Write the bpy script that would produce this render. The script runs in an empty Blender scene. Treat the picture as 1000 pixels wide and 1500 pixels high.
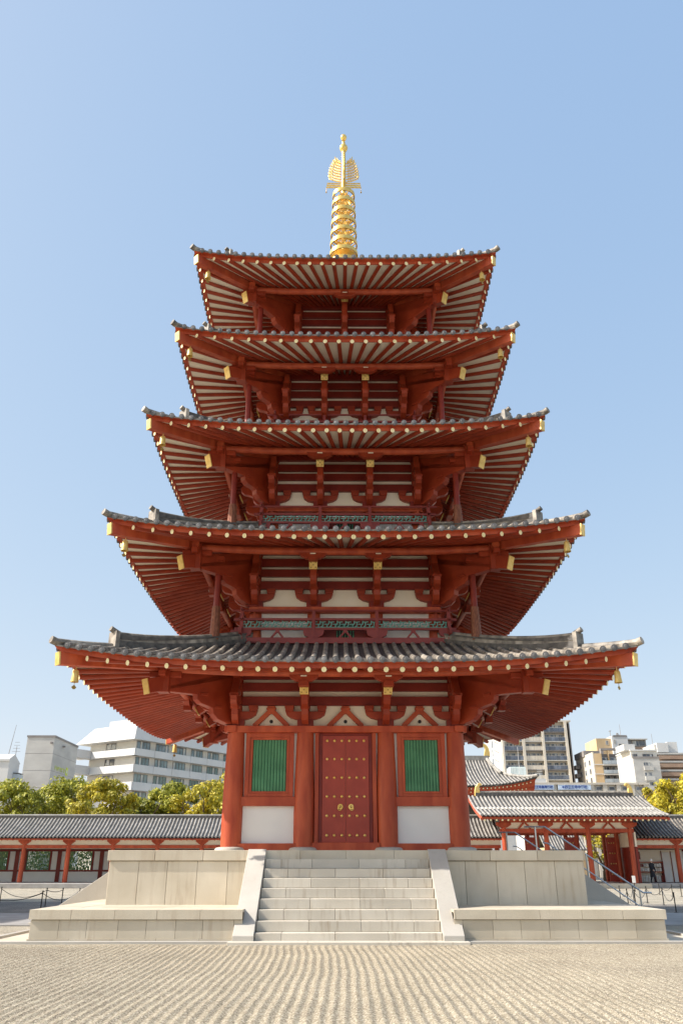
import bpy, math, random
from mathutils import Vector, Matrix
R=math.radians
S=bpy.context.scene
COL=S.collection
random.seed(7)
# ---------------------------------------------------------------- camera
TH=math.atan(518/1180); CY=29.2; CX=-0.28; EYE=1.6; YAW=0.006
cam=bpy.data.cameras.new('camera'); co=bpy.data.objects.new('camera',cam); COL.objects.link(co)
cam.sensor_fit='VERTICAL'; cam.sensor_height=36; cam.lens=36*1180/1500
cam.clip_start=.1; cam.clip_end=4000
co.location=(CX,-CY,EYE); co.rotation_euler=(R(90)+TH,0,-YAW)
S.camera=co
# ---------------------------------------------------------------- light
EL=40.5; SUNV=Vector((-1,-.15,math.tan(R(EL))*math.sqrt(1+.15**2))).normalized()
sun=bpy.data.lights.new('sun','SUN'); sun.energy=3.55; sun.angle=R(.53); sun.color=(1,.94,.85)
so=bpy.data.objects.new('sun',sun); COL.objects.link(so)
so.rotation_euler=SUNV.to_track_quat('Z','Y').to_euler()
W=bpy.data.worlds.new('World'); S.world=W; W.use_nodes=True
wn=W.node_tree.nodes; wl=W.node_tree.links; wn.clear()
sky=wn.new('ShaderNodeTexSky'); sky.sky_type='NISHITA'; sky.sun_disc=False
sky.sun_elevation=R(EL); sky.sun_rotation=math.atan2(SUNV.x,SUNV.y)
sky.altitude=0; sky.air_density=1.0; sky.dust_density=1.2; sky.ozone_density=1.6
bg=wn.new('ShaderNodeBackground'); bg.inputs[1].default_value=.15
wo=wn.new('ShaderNodeOutputWorld'); gm=wn.new('ShaderNodeGamma'); gm.inputs[1].default_value=.62; wl.new(sky.outputs[0],gm.inputs[0])
vm=wn.new('ShaderNodeVectorMath'); vm.operation='MULTIPLY'; vm.inputs[1].default_value=(1.28,1.20,1.06); wl.new(gm.outputs[0],vm.inputs[0]); 
# the photograph's sky runs flatter and bluer than the model sky: one power curve per channel
sc_=wn.new('ShaderNodeSeparateColor'); cc_=wn.new('ShaderNodeCombineColor'); wl.new(vm.outputs[0],sc_.inputs[0])
for k_,(g_,a_) in enumerate(((.81,1.015),(.59,.983),(.30,1.014))):
    m1=wn.new('ShaderNodeMath'); m1.operation='MULTIPLY'; m1.inputs[1].default_value=.252; wl.new(sc_.outputs[k_],m1.inputs[0])
    m2=wn.new('ShaderNodeMath'); m2.operation='POWER'; m2.inputs[1].default_value=g_; wl.new(m1.outputs[0],m2.inputs[0])
    m3=wn.new('ShaderNodeMath'); m3.operation='MULTIPLY'; m3.inputs[1].default_value=a_/.30; wl.new(m2.outputs[0],m3.inputs[0])
    # the bright ring round the sun, outside the frame, is boosted as added fill light
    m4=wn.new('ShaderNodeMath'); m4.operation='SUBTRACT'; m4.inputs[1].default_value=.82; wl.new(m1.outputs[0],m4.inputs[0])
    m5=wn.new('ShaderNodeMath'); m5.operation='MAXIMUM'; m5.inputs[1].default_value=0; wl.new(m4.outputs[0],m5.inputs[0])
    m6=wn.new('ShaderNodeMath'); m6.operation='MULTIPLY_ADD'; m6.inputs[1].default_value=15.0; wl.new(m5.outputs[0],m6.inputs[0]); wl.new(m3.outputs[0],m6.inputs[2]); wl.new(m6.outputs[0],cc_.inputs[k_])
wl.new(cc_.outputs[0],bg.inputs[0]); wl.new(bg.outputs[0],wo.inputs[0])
S.view_settings.view_transform='Standard'; S.view_settings.look='None'
S.view_settings.exposure=1.0; S.view_settings.gamma=1
S.render.engine='CYCLES'; S.cycles.max_bounces=6; S.cycles.diffuse_bounces=4
S.render.film_transparent=False
# ---------------------------------------------------------------- materials
MATS={}
def ramp(nt,cols):
    r=nt.nodes.new('ShaderNodeValToRGB'); e=r.color_ramp.elements
    e[0].position=cols[0][0]; e[0].color=(*cols[0][1],1); e[1].position=cols[-1][0]; e[1].color=(*cols[-1][1],1)
    for p,c in cols[1:-1]:
        n=e.new(p); n.color=(*c,1)
    return r
def mat(name,c,c2=None,rough=.6,metal=0,scale=3,stretch=(1,1,1),bump=0,bscale=20,tint=.0,detail=5,lo=.35,hi=.65,spec=.4,bstretch=None):
    m=bpy.data.materials.new(name); m.use_nodes=True; nt=m.node_tree; n=nt.nodes; l=nt.links
    b=n['Principled BSDF']; b.inputs['Roughness'].default_value=rough; b.inputs['Metallic'].default_value=metal
    b.inputs['Specular IOR Level'].default_value=spec
    tc=n.new('ShaderNodeTexCoord'); mp=n.new('ShaderNodeMapping'); mp.inputs['Scale'].default_value=stretch
    l.new(tc.outputs['Object'],mp.inputs[0])
    no=n.new('ShaderNodeTexNoise'); no.inputs['Scale'].default_value=scale; no.inputs['Detail'].default_value=detail
    l.new(mp.outputs[0],no.inputs['Vector'])
    rp=ramp(nt,[(lo,c),(hi,c2 or c)]); l.new(no.outputs[0],rp.inputs[0]); out=rp.outputs[0]
    if tint:
        at=n.new('ShaderNodeAttribute'); at.attribute_name='tint'
        mr=n.new('ShaderNodeMapRange'); mr.inputs[3].default_value=1-tint; mr.inputs[4].default_value=1+tint
        l.new(at.outputs['Fac'],mr.inputs[0])
        mx=n.new('ShaderNodeMix'); mx.data_type='RGBA'; mx.blend_type='MULTIPLY'; mx.inputs[0].default_value=1
        l.new(out,mx.inputs[6]); l.new(mr.outputs[0],mx.inputs[7]); out=mx.outputs[2]
    l.new(out,b.inputs['Base Color'])
    if bump:
        bn=n.new('ShaderNodeTexNoise'); bn.inputs['Scale'].default_value=bscale; bn.inputs['Detail'].default_value=4
        if bstretch:
            mp2=n.new('ShaderNodeMapping'); mp2.inputs['Scale'].default_value=bstretch; l.new(tc.outputs['Object'],mp2.inputs[0]); l.new(mp2.outputs[0],bn.inputs['Vector'])
        else: l.new(tc.outputs['Object'],bn.inputs['Vector'])
        bp=n.new('ShaderNodeBump'); bp.inputs['Strength'].default_value=bump; bp.inputs['Distance'].default_value=.02
        l.new(bn.outputs[0],bp.inputs['Height']); l.new(bp.outputs[0],b.inputs['Normal'])
    MATS[name]=m; return m
mat('red',(.35,.049,.018),(.50,.094,.034),.52,scale=1.6,stretch=(2,2,.5),bump=.15,bscale=6,bstretch=(4,4,.4),tint=.10,detail=8)
mat('red_shaded',(.28,.034,.012),(.36,.052,.018),.45,scale=2.2,bump=.12,bscale=6,tint=.10)  # shaded copy of red: under-eave shade is put into the colour
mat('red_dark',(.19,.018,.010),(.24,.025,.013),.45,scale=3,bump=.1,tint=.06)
mat('door_red',(.33,.042,.022),(.40,.056,.030),.38,scale=2,bump=.08,bscale=8)
mat('rail_red',(.22,.035,.030),(.28,.048,.040),.5,scale=3)
mat('cream',(.86,.79,.63),(.90,.84,.70),.8,scale=1.5,bump=.05)
mat('plaster',(.80,.79,.76),(.84,.83,.80),.75,scale=1.2,bump=.04)
mat('gold',(.78,.50,.12),(.90,.64,.20),.34,metal=.55,scale=5,spec=.5)
mat('gold_paint',(.64,.43,.12),(.78,.56,.20),.4,metal=.25,scale=8)
mat('cap',(.80,.68,.36),(.90,.80,.50),.5,scale=4)
mat('gold_dark',(.30,.19,.05),(.4,.26,.07),.5,metal=.5)
mat('green',(.09,.26,.145),(.12,.33,.185),.5,scale=3)
mat('teal',(.12,.31,.26),(.17,.38,.32),.6,scale=4)
mat('tile',(.12,.105,.09),(.34,.30,.25),.55,scale=4,bump=.3,bscale=12,tint=.35)
mat('tile_disc',(.105,.10,.10),(.21,.20,.195),.5,scale=6,bump=.2,tint=.3)
mat('tile_pan',(.055,.050,.048),(.12,.11,.10),.6,scale=6,bump=.3,bscale=12)
mat('tile_pale',(.22,.21,.19),(.36,.34,.31),.6,scale=2,bump=.15,tint=.15)
mat('tile_blue',(.16,.17,.19),(.25,.26,.28),.5,scale=2,bump=.15,tint=.15)
mat('black',(.012,.012,.012),(.02,.02,.02),.5)
mat('black_iron',(.02,.019,.018),(.035,.033,.03),.45,metal=.4)
mat('steel',(.45,.45,.46),(.55,.55,.56),.3,metal=.9)
mat('bark',(.10,.07,.045),(.17,.12,.08),.9,scale=8,bump=.5)
mat('mesh_wrap',(.16,.05,.028),(.28,.11,.06),.6,metal=.3,scale=30,stretch=(1,1,.3))
mat('white_wall',(.56,.56,.55),(.64,.64,.63),.8,scale=.15)
mat('white_wall_warm',(.58,.56,.51),(.66,.64,.59),.8,scale=.15)
mat('concrete',(.44,.43,.41),(.54,.53,.50),.85,scale=.25,stretch=(1,1,2))
mat('concrete_dark',(.22,.20,.19),(.28,.26,.25),.85,scale=.3)
mat('tan_wall',(.56,.40,.22),(.64,.47,.28),.8,scale=.3)
mat('beige_wall',(.55,.50,.42),(.62,.57,.49),.8,scale=.3)
mat('brown_wall',(.33,.22,.16),(.40,.28,.2),.8,scale=.3)
mat('balcony_glass',(.09,.11,.15),(.14,.16,.20),.25,scale=1,tint=.3)
mat('balcony_pale',(.40,.46,.50),(.5,.56,.6),.35,scale=1)
mat('window_glass',(.05,.06,.08),(.16,.18,.21),.12,scale=.6,tint=.6,spec=.8)
mat('curtain',(.5,.5,.48),(.65,.65,.62),.8,scale=1)
mat('tank',(.62,.70,.67),(.70,.77,.74),.5,scale=.5)
mat('sign_blue',(.55,.68,.85),(.62,.73,.88),.5)
mat('sign_text',(.03,.07,.30),(.03,.07,.30),.5)
mat('lime',(.50,.60,.05),(.55,.65,.08),.5)
mat('coat',(.018,.020,.028),(.03,.032,.04),.9,scale=10)
mat('skin',(.55,.36,.26),(.60,.40,.30),.6)
mat('hat',(.75,.74,.70),(.8,.79,.75),.8)
mat('paper',(.7,.68,.6),(.8,.78,.72),.8,scale=5,tint=.3)
mat('paving',(.29,.275,.26),(.37,.355,.34),.8,scale=1.5,tint=.08,bump=.1)
def stone_mat(name,a,b,stain,ys=.5):
    m=mat(name,a,b,.7,scale=1.1,tint=.10,bump=.12,bscale=60,detail=8,lo=.3,hi=.7)
    nt=m.node_tree;n=nt.nodes;l=nt.links; bs=n['Principled BSDF']; src=bs.inputs['Base Color'].links[0].from_socket
    tc=[x for x in n if x.type=='TEX_COORD'][0]
    mp=n.new('ShaderNodeMapping'); mp.inputs['Scale'].default_value=(9,9,.9); l.new(tc.outputs['Object'],mp.inputs[0])
    no=n.new('ShaderNodeTexNoise'); no.inputs['Scale'].default_value=1; no.inputs['Detail'].default_value=4; l.new(mp.outputs[0],no.inputs['Vector'])
    no2=n.new('ShaderNodeTexNoise'); no2.inputs['Scale'].default_value=.8; l.new(tc.outputs['Object'],no2.inputs['Vector'])
    r1=ramp(nt,[(.52,(0,0,0)),(.75,(1,1,1))]); l.new(no.outputs[0],r1.inputs[0])
    r2=ramp(nt,[(.42,(0,0,0)),(.62,(1,1,1))]); l.new(no2.outputs[0],r2.inputs[0])
    mu=n.new('ShaderNodeMath'); mu.operation='MULTIPLY'; l.new(r1.outputs[0],mu.inputs[0]); l.new(r2.outputs[0],mu.inputs[1])
    mu2=n.new('ShaderNodeMath'); mu2.operation='MULTIPLY'; l.new(mu.outputs[0],mu2.inputs[0]); mu2.inputs[1].default_value=ys
    mx=n.new('ShaderNodeMix'); mx.data_type='RGBA'; l.new(mu2.outputs[0],mx.inputs[0]); l.new(src,mx.inputs[6]); mx.inputs[7].default_value=(*stain,1)
    # speckle
    sp=n.new('ShaderNodeTexNoise'); sp.inputs['Scale'].default_value=160; l.new(tc.outputs['Object'],sp.inputs['Vector'])
    r3=ramp(nt,[(.35,(.86,.86,.86)),(.6,(1.04,1.04,1.04))]); l.new(sp.outputs[0],r3.inputs[0])
    m2=n.new('ShaderNodeMix'); m2.data_type='RGBA'; m2.blend_type='MULTIPLY'; m2.inputs[0].default_value=1
    l.new(mx.outputs[2],m2.inputs[6]); l.new(r3.outputs[0],m2.inputs[7]); l.new(m2.outputs[2],bs.inputs['Base Color'])
stone_mat('stone',(.52,.455,.35),(.63,.565,.455),(.30,.20,.11),.45)
stone_mat('stone_step',(.50,.455,.38),(.60,.555,.475),(.27,.20,.13),.8)
stone_mat('stone_smooth',(.45,.42,.37),(.52,.49,.44),(.34,.28,.21),.25)
mat('joint',(.13,.10,.07),(.2,.16,.12),.9)
def gravel(name,cols,sc,dist=.012,mottle=(.8,1.1)):
    m=bpy.data.materials.new(name); m.use_nodes=True; nt=m.node_tree; n=nt.nodes; l=nt.links; b=n['Principled BSDF']
    b.inputs['Roughness'].default_value=.9; b.inputs['Specular IOR Level'].default_value=.2
    tc=n.new('ShaderNodeTexCoord'); v=n.new('ShaderNodeTexVoronoi'); v.inputs['Scale'].default_value=sc; l.new(tc.outputs['Object'],v.inputs['Vector'])
    sep=n.new('ShaderNodeSeparateColor'); l.new(v.outputs['Color'],sep.inputs[0])
    rp=ramp(nt,cols); l.new(sep.outputs[0],rp.inputs[0])
    no=n.new('ShaderNodeTexNoise'); no.inputs['Scale'].default_value=.7; no.inputs['Detail'].default_value=6; l.new(tc.outputs['Object'],no.inputs['Vector'])
    r2=ramp(nt,[(.35,(mottle[0],)*3),(.65,(mottle[1],)*3)]); l.new(no.outputs[0],r2.inputs[0])
    mx=n.new('ShaderNodeMix'); mx.data_type='RGBA'; mx.blend_type='MULTIPLY'; mx.inputs[0].default_value=1
    l.new(rp.outputs[0],mx.inputs[6]); l.new(r2.outputs[0],mx.inputs[7]); l.new(mx.outputs[2],b.inputs['Base Color'])
    bp=n.new('ShaderNodeBump'); bp.inputs['Strength'].default_value=1; bp.inputs['Distance'].default_value=dist; bp.invert=True
    l.new(v.outputs['Distance'],bp.inputs['Height']); l.new(bp.outputs[0],b.inputs['Normal']); MATS[name]=m
gravel('gravel',[(0,(.14,.11,.078)),(.3,(.33,.28,.205)),(.7,(.45,.39,.285)),(1,(.70,.63,.50))],62,.016,(.90,1.05))
gravel('gravel_far',[(0,(.27,.24,.185)),(.5,(.42,.375,.295)),(1,(.54,.49,.40))],40,.02)
gravel('gravel_shade',[(0,(.14,.12,.11)),(.5,(.24,.22,.195)),(1,(.34,.315,.28))],40,.02)
def leafmat(name,c1,c2,c3):
    m=bpy.data.materials.new(name); m.use_nodes=True; nt=m.node_tree; n=nt.nodes; l=nt.links; b=n['Principled BSDF']
    at=n.new('ShaderNodeAttribute'); at.attribute_name='tint'
    rp=ramp(nt,[(0,c1),(.5,c2),(1,c3)]); l.new(at.outputs['Fac'],rp.inputs[0]); l.new(rp.outputs[0],b.inputs['Base Color'])
    b.inputs['Roughness'].default_value=.6
    tr=n.new('ShaderNodeBsdfTranslucent'); l.new(rp.outputs[0],tr.inputs[0]); ms=n.new('ShaderNodeMixShader'); ms.inputs[0].default_value=.25
    l.new(b.outputs[0],ms.inputs[1]); l.new(tr.outputs[0],ms.inputs[2]); l.new(ms.outputs[0],n['Material Output'].inputs[0]); MATS[name]=m
leafmat('leaf_green',(.09,.11,.012),(.29,.30,.028),(.58,.53,.05))
leafmat('leaf_yellow',(.16,.15,.012),(.46,.40,.03),(.80,.62,.04))
# ---------------------------------------------------------------- mesh builder
class MB:
    def __init__(s): s.v=[];s.f=[];s.m=[];s.t=[]
    def add(s,vs,fs,m,t=None):
        o=len(s.v); s.v.extend([tuple(x) for x in vs]); t=random.random() if t is None else t
        for f in fs: s.f.append([i+o for i in f]); s.m.append(m); s.t.append(t)
    def box(s,x0,x1,y0,y1,z0,z1,m,t=None):
        s.add([(x0,y0,z0),(x1,y0,z0),(x1,y1,z0),(x0,y1,z0),(x0,y0,z1),(x1,y0,z1),(x1,y1,z1),(x0,y1,z1)],
          [(0,3,2,1),(4,5,6,7),(0,1,5,4),(1,2,6,5),(2,3,7,6),(3,0,4,7)],m,t)
    def beam(s,p,q,w,h,m,endm=None,t=None,up=(0,0,1)):
        p=Vector(p);q=Vector(q);d=(q-p).normalized();sd=d.cross(Vector(up)).normalized();u=sd.cross(d)
        vs=[c+sd*a*w/2+u*b*h/2 for c in(p,q) for a,b in((-1,-1),(1,-1),(1,1),(-1,1))]
        s.add(vs,[(0,1,5,4),(1,2,6,5),(2,3,7,6),(3,0,4,7),(3,2,1,0)],m,t); s.add(vs,[(4,5,6,7)],endm or m,t)
    def cyl(s,p,q,r0,r1=None,n=10,m='red',capm=None,t=None,cap0=True):
        r1=r0 if r1 is None else r1; p=Vector(p);q=Vector(q);d=(q-p).normalized()
        a=Vector((1,0,0)) if abs(d.x)<.9 else Vector((0,1,0)); u=d.cross(a).normalized(); w=d.cross(u)
        vs=[c+(u*math.cos(2*math.pi*k/n)+w*math.sin(2*math.pi*k/n))*r for c,r in((p,r0),(q,r1)) for k in range(n)]
        t=random.random() if t is None else t
        s.add(vs,[(k,(k+1)%n,(k+1)%n+n,k+n) for k in range(n)]+([tuple(range(n-1,-1,-1))] if cap0 else []),m,t)
        s.add(vs[n:],[tuple(range(n))],capm or m,t)
    def tube(s,pts,r,n,m,t=None):
        for a,b in zip(pts,pts[1:]): s.cyl(a,b,r,r,n,m,t=t)
    def lathe(s,prof,n,m,c=(0,0,0),t=None,caps=True):
        vs=[(c[0]+r*math.cos(2*math.pi*k/n),c[1]+r*math.sin(2*math.pi*k/n),c[2]+z) for r,z in prof for k in range(n)]
        fs=[(i*n+k,i*n+(k+1)%n,(i+1)*n+(k+1)%n,(i+1)*n+k) for i in range(len(prof)-1) for k in range(n)]
        s.add(vs,fs+([tuple(range(n-1,-1,-1)),tuple((len(prof)-1)*n+k for k in range(n))] if caps else []),m,t)
    def prism(s,pts,o,U,V,N,th,m,t=None):
        o=Vector(o);U=Vector(U);V=Vector(V);N=Vector(N); n=len(pts)
        vs=[o+U*a+V*b+N*k for k in(-th/2,th/2) for a,b in pts]
        s.add(vs,[tuple(range(n-1,-1,-1)),tuple(range(n,2*n))]+[(i,(i+1)%n,(i+1)%n+n,i+n) for i in range(n)],m,t)
    def grid(s,fn,us,vs_,m,t=None):
        nu=len(us); P=[fn(u,v) for v in vs_ for u in us]
        s.add(P,[(j*nu+i,j*nu+i+1,(j+1)*nu+i+1,(j+1)*nu+i) for j in range(len(vs_)-1) for i in range(nu-1)],m,t)
    def build(s,name,parent=None,smooth=False,bevel=0,loc=None):
        me=bpy.data.meshes.new(name); me.from_pydata(s.v,[],s.f); keys=sorted(set(s.m))
        for k in keys: me.materials.append(MATS[k])
        ix={k:i for i,k in enumerate(keys)}
        me.polygons.foreach_set('material_index',[ix[k] for k in s.m])
        a=me.attributes.new('tint','FLOAT','FACE'); a.data.foreach_set('value',s.t)
        if smooth: me.polygons.foreach_set('use_smooth',[True]*len(s.f)); 
        me.update(); o=bpy.data.objects.new(name,me); COL.objects.link(o)
        if smooth=='auto':
            try: me.set_sharp_from_angle(angle=R(40))
            except Exception: pass
        if parent: o.parent=parent
        if loc: o.location=loc
        if bevel:
            b=o.modifiers.new('bevel','BEVEL'); b.width=bevel; b.segments=1; b.limit_method='ANGLE'; b.angle_limit=R(50)
        return o
def tag(o,label=None,cat=None,group=None,kind=None):
    if label:o['label']=label
    if cat:o['category']=cat
    if group:o['group']=group
    if kind:o['kind']=kind
    return o
def thing(name,label,cat,loc=(0,0,0),group=None,rz=0):
    o=bpy.data.objects.new(name,None); COL.objects.link(o); o.location=loc; o.rotation_euler=(0,0,rz)
    return tag(o,label,cat,group)
def kids(o): return [c for c in bpy.data.objects if c.parent==o]
def copytree(o,parent=None,rz=None,loc=None):
    ch=kids(o); c=o.copy(); COL.objects.link(c); c.parent=parent
    if rz is not None: c.rotation_euler=(o.rotation_euler[0],o.rotation_euler[1],o.rotation_euler[2]+rz)
    if loc is not None: c.location=loc
    for k in ch: copytree(k,c)
    return c
def sides(o,parent,ks=(1,2,3)):
    for k in ks: copytree(o,parent,rz=k*math.pi/2)
def struct(mb,name,**k): return tag(mb.build(name,**k),kind='structure')
# a pixel of the 1000x1500 photograph and a distance ahead of the camera give a point of the place
def zat(py,d):
    up=750-py; return EYE+d*(1180*math.sin(TH)+up*math.cos(TH))/(1180*math.cos(TH)-up*math.sin(TH))
def xat(px,d,z=EYE): return CX+(px-500)*(d*math.cos(TH)+(z-EYE)*math.sin(TH))/1180+YAW*d
def pt(px,py,d):
    z=zat(py,d); return (xat(px,d,z),d-CY,z)
# ---------------------------------------------------------------- ground
def ground():
    g=MB(); g.box(-1500,1500,-200,2500,-.6,-.02,'gravel_far',.5); struct(g,'ground')
    # raked bed in front
    def fz(x,y):
        f=.5+.5*math.cos(2*math.pi*(x+.03*math.sin(y*.6+.4)+.008*math.sin(y*2.3+x*.5)+.09*math.exp(-((y+9.2)/1.8)**2)*math.exp(-((x+1.2)/1.6)**2))/.145)
        amp=.022*(1-.75/(1+math.exp(-(x-.26*(-y-8.85)-2.2)/.8)))*(1-math.exp(-max(0,-9.0-y)/.4))
        return .004+amp*f+.004*math.sin(x*1.7+y)*math.sin(y*1.9)
    g=MB(); xs=[-10.5+.0242*i for i in range(868)]; ys=[-28+ .12*j for j in range(160)]
    xs=[x for x in xs]; g.grid(lambda x,y:(x,y,fz(x,y)),xs,[y for y in ys if y<-8.98]+[-8.98],'gravel',.5)
    struct(g,'raked_gravel',smooth=True)
    # curb frame round the platform and side paths
    g=MB()
    g.box(-8.4,8.4,-9.0,-8.84,-.02,.06,'stone_smooth')
    for s in(-1,1): g.box(min(s*8.26,s*8.4),max(s*8.26,s*8.4),-8.84,8.9,-.02,.06,'stone_smooth')
    struct(g,'curb',bevel=.006)
    g=MB()
    for s in(-1,1):
        x=9.0
        while x<60:
            for y0 in(-2.4,-.8,.8,2.4): g.box(min(s*x,s*(x+1.19)),max(s*x,s*(x+1.19)),y0-.795+0.4,y0+.795+.4,-.02,.02,'paving')
            x+=1.2
    struct(g,'path',bevel=.004)
    g=MB(); g.box(-60,-8.4,-2.4,-2.0,-.02,.012,'gravel_shade',.5); g.box(8.4,60,-2.4,-2.0,-.02,.012,'gravel_shade',.5)
    g.box(-60,-9.2,3.7,14,-.02,.004,'gravel_shade',.5); g.box(9.2,60,3.7,11,-.02,.004,'gravel_shade',.5)  # darker gravel strips paint the shade bands into the ground colour
    struct(g,'gravel_shade_band')
    g=MB(); g.box(-8.26,-7.25,-8.84,-2.7,-.02,.01,'stone',.5); g.box(7.25,8.26,-8.84,-2.7,-.02,.01,'stone',.5); struct(g,'drip_strip')
ground()
# ---------------------------------------------------------------- stone platform
PT=1.97
def platform():
    P=thing('stone_platform','pale granite two tier platform with front steps carrying the red pagoda','platform',(0,0,0))
    def tier(name,hx,hy,z0,z1,cop,over,jx,jc,base=0,notch=0):
        g=MB(); zt=z1-cop
        if notch: g.box(-hx+.02,hx-.02,-6.2,6.2,z0,z1-.06,'joint',.5)
        for sx in(-1,1):
            for sy in(-1,1):
                if notch: g.box(*sorted((sx*notch,sx*(hx-.02))),*sorted((sy*6.205,sy*(hy-.02))),z0,z1-.06,'joint',.5)
        if not notch: g.box(-hx+.02,hx-.02,-hy+.02,hy-.02,z0,z1-.06,'joint',.5)
        gb=g.box
        def cbox(x0,x1,y0,y1,*a):
            if notch and min(abs(y0),abs(y1))>=6.0:
                if x1<=-notch or x0>=notch: gb(x0,x1,y0,y1,*a)
                else:
                    if x0<-notch: gb(x0,-notch,y0,y1,*a)
                    if x1>notch: gb(notch,x1,y0,y1,*a)
            else: gb(x0,x1,y0,y1,*a)
        g.box=cbox
        def run(L,step,fn):
            n=max(1,round(2*L/step)); ed=[-L+2*L*i/n+(random.uniform(-.03,.03) if 0<i<n else 0) for i in range(n+1)]
            for a,b in zip(ed,ed[1:]): fn(a+.004,b-.004)
        t=.12
        for s in(-1,1):
            run(hx,jx,lambda a,b:g.box(a,b,*(sorted((s*hy,s*(hy-t)))),z0+base,zt-.014,'stone'))
            run(hy-t,jx,lambda a,b:g.box(*(sorted((s*hx,s*(hx-t)))),a,b,z0+base,zt-.014,'stone'))
            H=hy+over; X=hx+over
            run(X,jc,lambda a,b:g.box(a,b,*(sorted((s*H,s*(H-.9)))),zt,z1,'stone'))
            run(H-.9,jc,lambda a,b:g.box(*(sorted((s*X,s*(X-.9)))),a,b,zt,z1,'stone'))
            if base:
                H=hy+.03; X=hx+.03
                run(X,jx*1.5,lambda a,b:g.box(a,b,*(sorted((s*H,s*(H-.2)))),z0,z0+base-.004,'stone'))
                run(H-.2,jx*1.5,lambda a,b:g.box(*(sorted((s*X,s*(X-.2)))),a,b,z0,z0+base-.004,'stone'))
        # top paving
        ix=hx+over-.9; iy=hy+over-.9; n=12
        for i in range(n):
            for j in range(n):
                g.box(-ix+2*ix*i/n+.003,-ix+2*ix*(i+1)/n-.003,-iy+2*iy*j/n+.003,-iy+2*iy*(j+1)/n-.003,z1-.05,z1-.003,'stone')
        return g.build(name,P,bevel=.008)
    tier('lower_tier',7.2,8.7,0,.68,.20,.04,.66,.96,base=.09,notch=2.4)
    tier('upper_tier',6.2,6.2,.6,PT,.25,.05,.80,1.24)
    # staircase (front one along -y, then turned to the other sides)
    st=bpy.data.objects.new('staircase',None); COL.objects.link(st); st.parent=P
    for i in range(9):
        g=MB(); y0=-8.88+i*.331; z1=.0+PT/9*(i+1)-(0.002 if i==8 else 0); z0=PT/9*i+(.0 if i else .0)
        cuts=[-2.1]+sorted(random.uniform(-1.9,1.9) if False else (-2.1+4.2*(k+ (0.5 if i%2 else .0)+.5)/3.5) for k in range(3))+[2.1]
        cuts=[c for c in cuts if -2.1<=c<=2.1]
        for a,b in zip(cuts,cuts[1:]):
            if b-a>.1: g.box(a+.003,b-.003,y0,y0+(.36 if i<8 else .05),z0+.004,z1,'stone_step')
        g.build('step',st,bevel=.008)
    for s in(-1,1):
        g=MB(); pr=[(-9.02,0.02),(-9.02,.17),(-6.26,PT+.03),(-6.26,.02)]
        g.prism(pr,(s*2.345,0,0),(0,1,0),(0,0,1),(1,0,0),.47,'stone_smooth'); g.build('stringer',st,bevel=.008)
    g=MB(); g.box(-2.66,-.9,-9.3,-8.9,-.02,.065,'stone_step'); g.box(-.895,1.1,-9.3,-8.9,-.02,.065,'stone_step'); g.box(1.105,2.66,-9.3,-8.9,-.02,.065,'stone_step')
    g.build('threshold_slab',st,bevel=.006)
    for k in (1,2,3): copytree(st,P,rz=k*math.pi/2)
    # handrails of the right hand staircase
    for y in(-2.3,2.3):
        g=MB(); z=PT+.74; a=(5.9,y,z); b=(6.2,y,z); c=(9.0,y,z-1.86)
        g.tube([(5.55,y,z),a,b,c,(9.25,y,c[2])],.024,8,'steel')
        g.tube([(6.1,y,z-.46),(6.25,y,z-.48),(9.0,y,z-2.33)],.019,8,'steel')
        for x in(5.9,7.4,8.9):
            zt=z if x<6.2 else z-(x-6.2)*.664; g.cyl((x,y,max(0,zt-.85)),(x,y,zt),.027,.027,8,'steel')
        g.build('handrail',P,smooth='auto')
platform()
# ---------------------------------------------------------------- pagoda
O=[0,3.97,7.84,11.6,15.27]
ST=[dict(w=3.4,b=1.25,e=7.86,zd=6.67,dz=.41,p=5.36,sl=.27,t=5.79,tz=6.33,zg=6.42,rt=3.15,zt=8.32,n=15,c=(.405,.0053)),
    dict(w=3.01,b=1.05,e=7.13,zd=10.76,dz=.40,p=4.80,sl=.28,t=5.21,tz=10.36,zg=10.58,rt=2.7,zt=12.45,n=13,c=(.42,.007)),
    dict(w=2.59,b=.88,e=6.48,zd=14.74,dz=.36,p=4.30,sl=.27,t=4.67,tz=14.23,zg=14.57,rt=2.35,zt=16.5,n=12,c=(.405,.0077)),
    dict(w=2.23,b=.77,e=5.96,zd=18.59,dz=.33,p=3.83,sl=.27,t=4.29,tz=18.06,zg=18.46,rt=2.0,zt=20.35,n=10,c=(.46,.0092)),
    dict(w=1.88,b=0,e=5.62,zd=22.31,dz=.31,p=3.61,sl=.24,t=3.87,tz=21.79,zg=22.27,rt=.45,zt=26.0,n=10,c=(.42,.0068))]
PG=thing('pagoda','vermilion five storey wooden pagoda with tiled roofs and golden spire, in the middle','pagoda',(0,0,0))
def zs(s,a,r): # underside of the boards over the rafters
    return s['zd']-.25+s['sl']*(s['e']-.13-r)+.085+s['dz']*(abs(a)/s['e'])**3
def zr(s,a,r): # tile surface
    q=(s['e']-r)/(s['e']-s['rt']); z0=s['zd']-.03
    k=.72 if s['rt']>1 else .62
    return z0+(s['zt']-z0)*(k*q+(1-k)*q*q)+s['dz']*(abs(a)/s['e'])**3*1.05
STUFF=MB()
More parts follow.
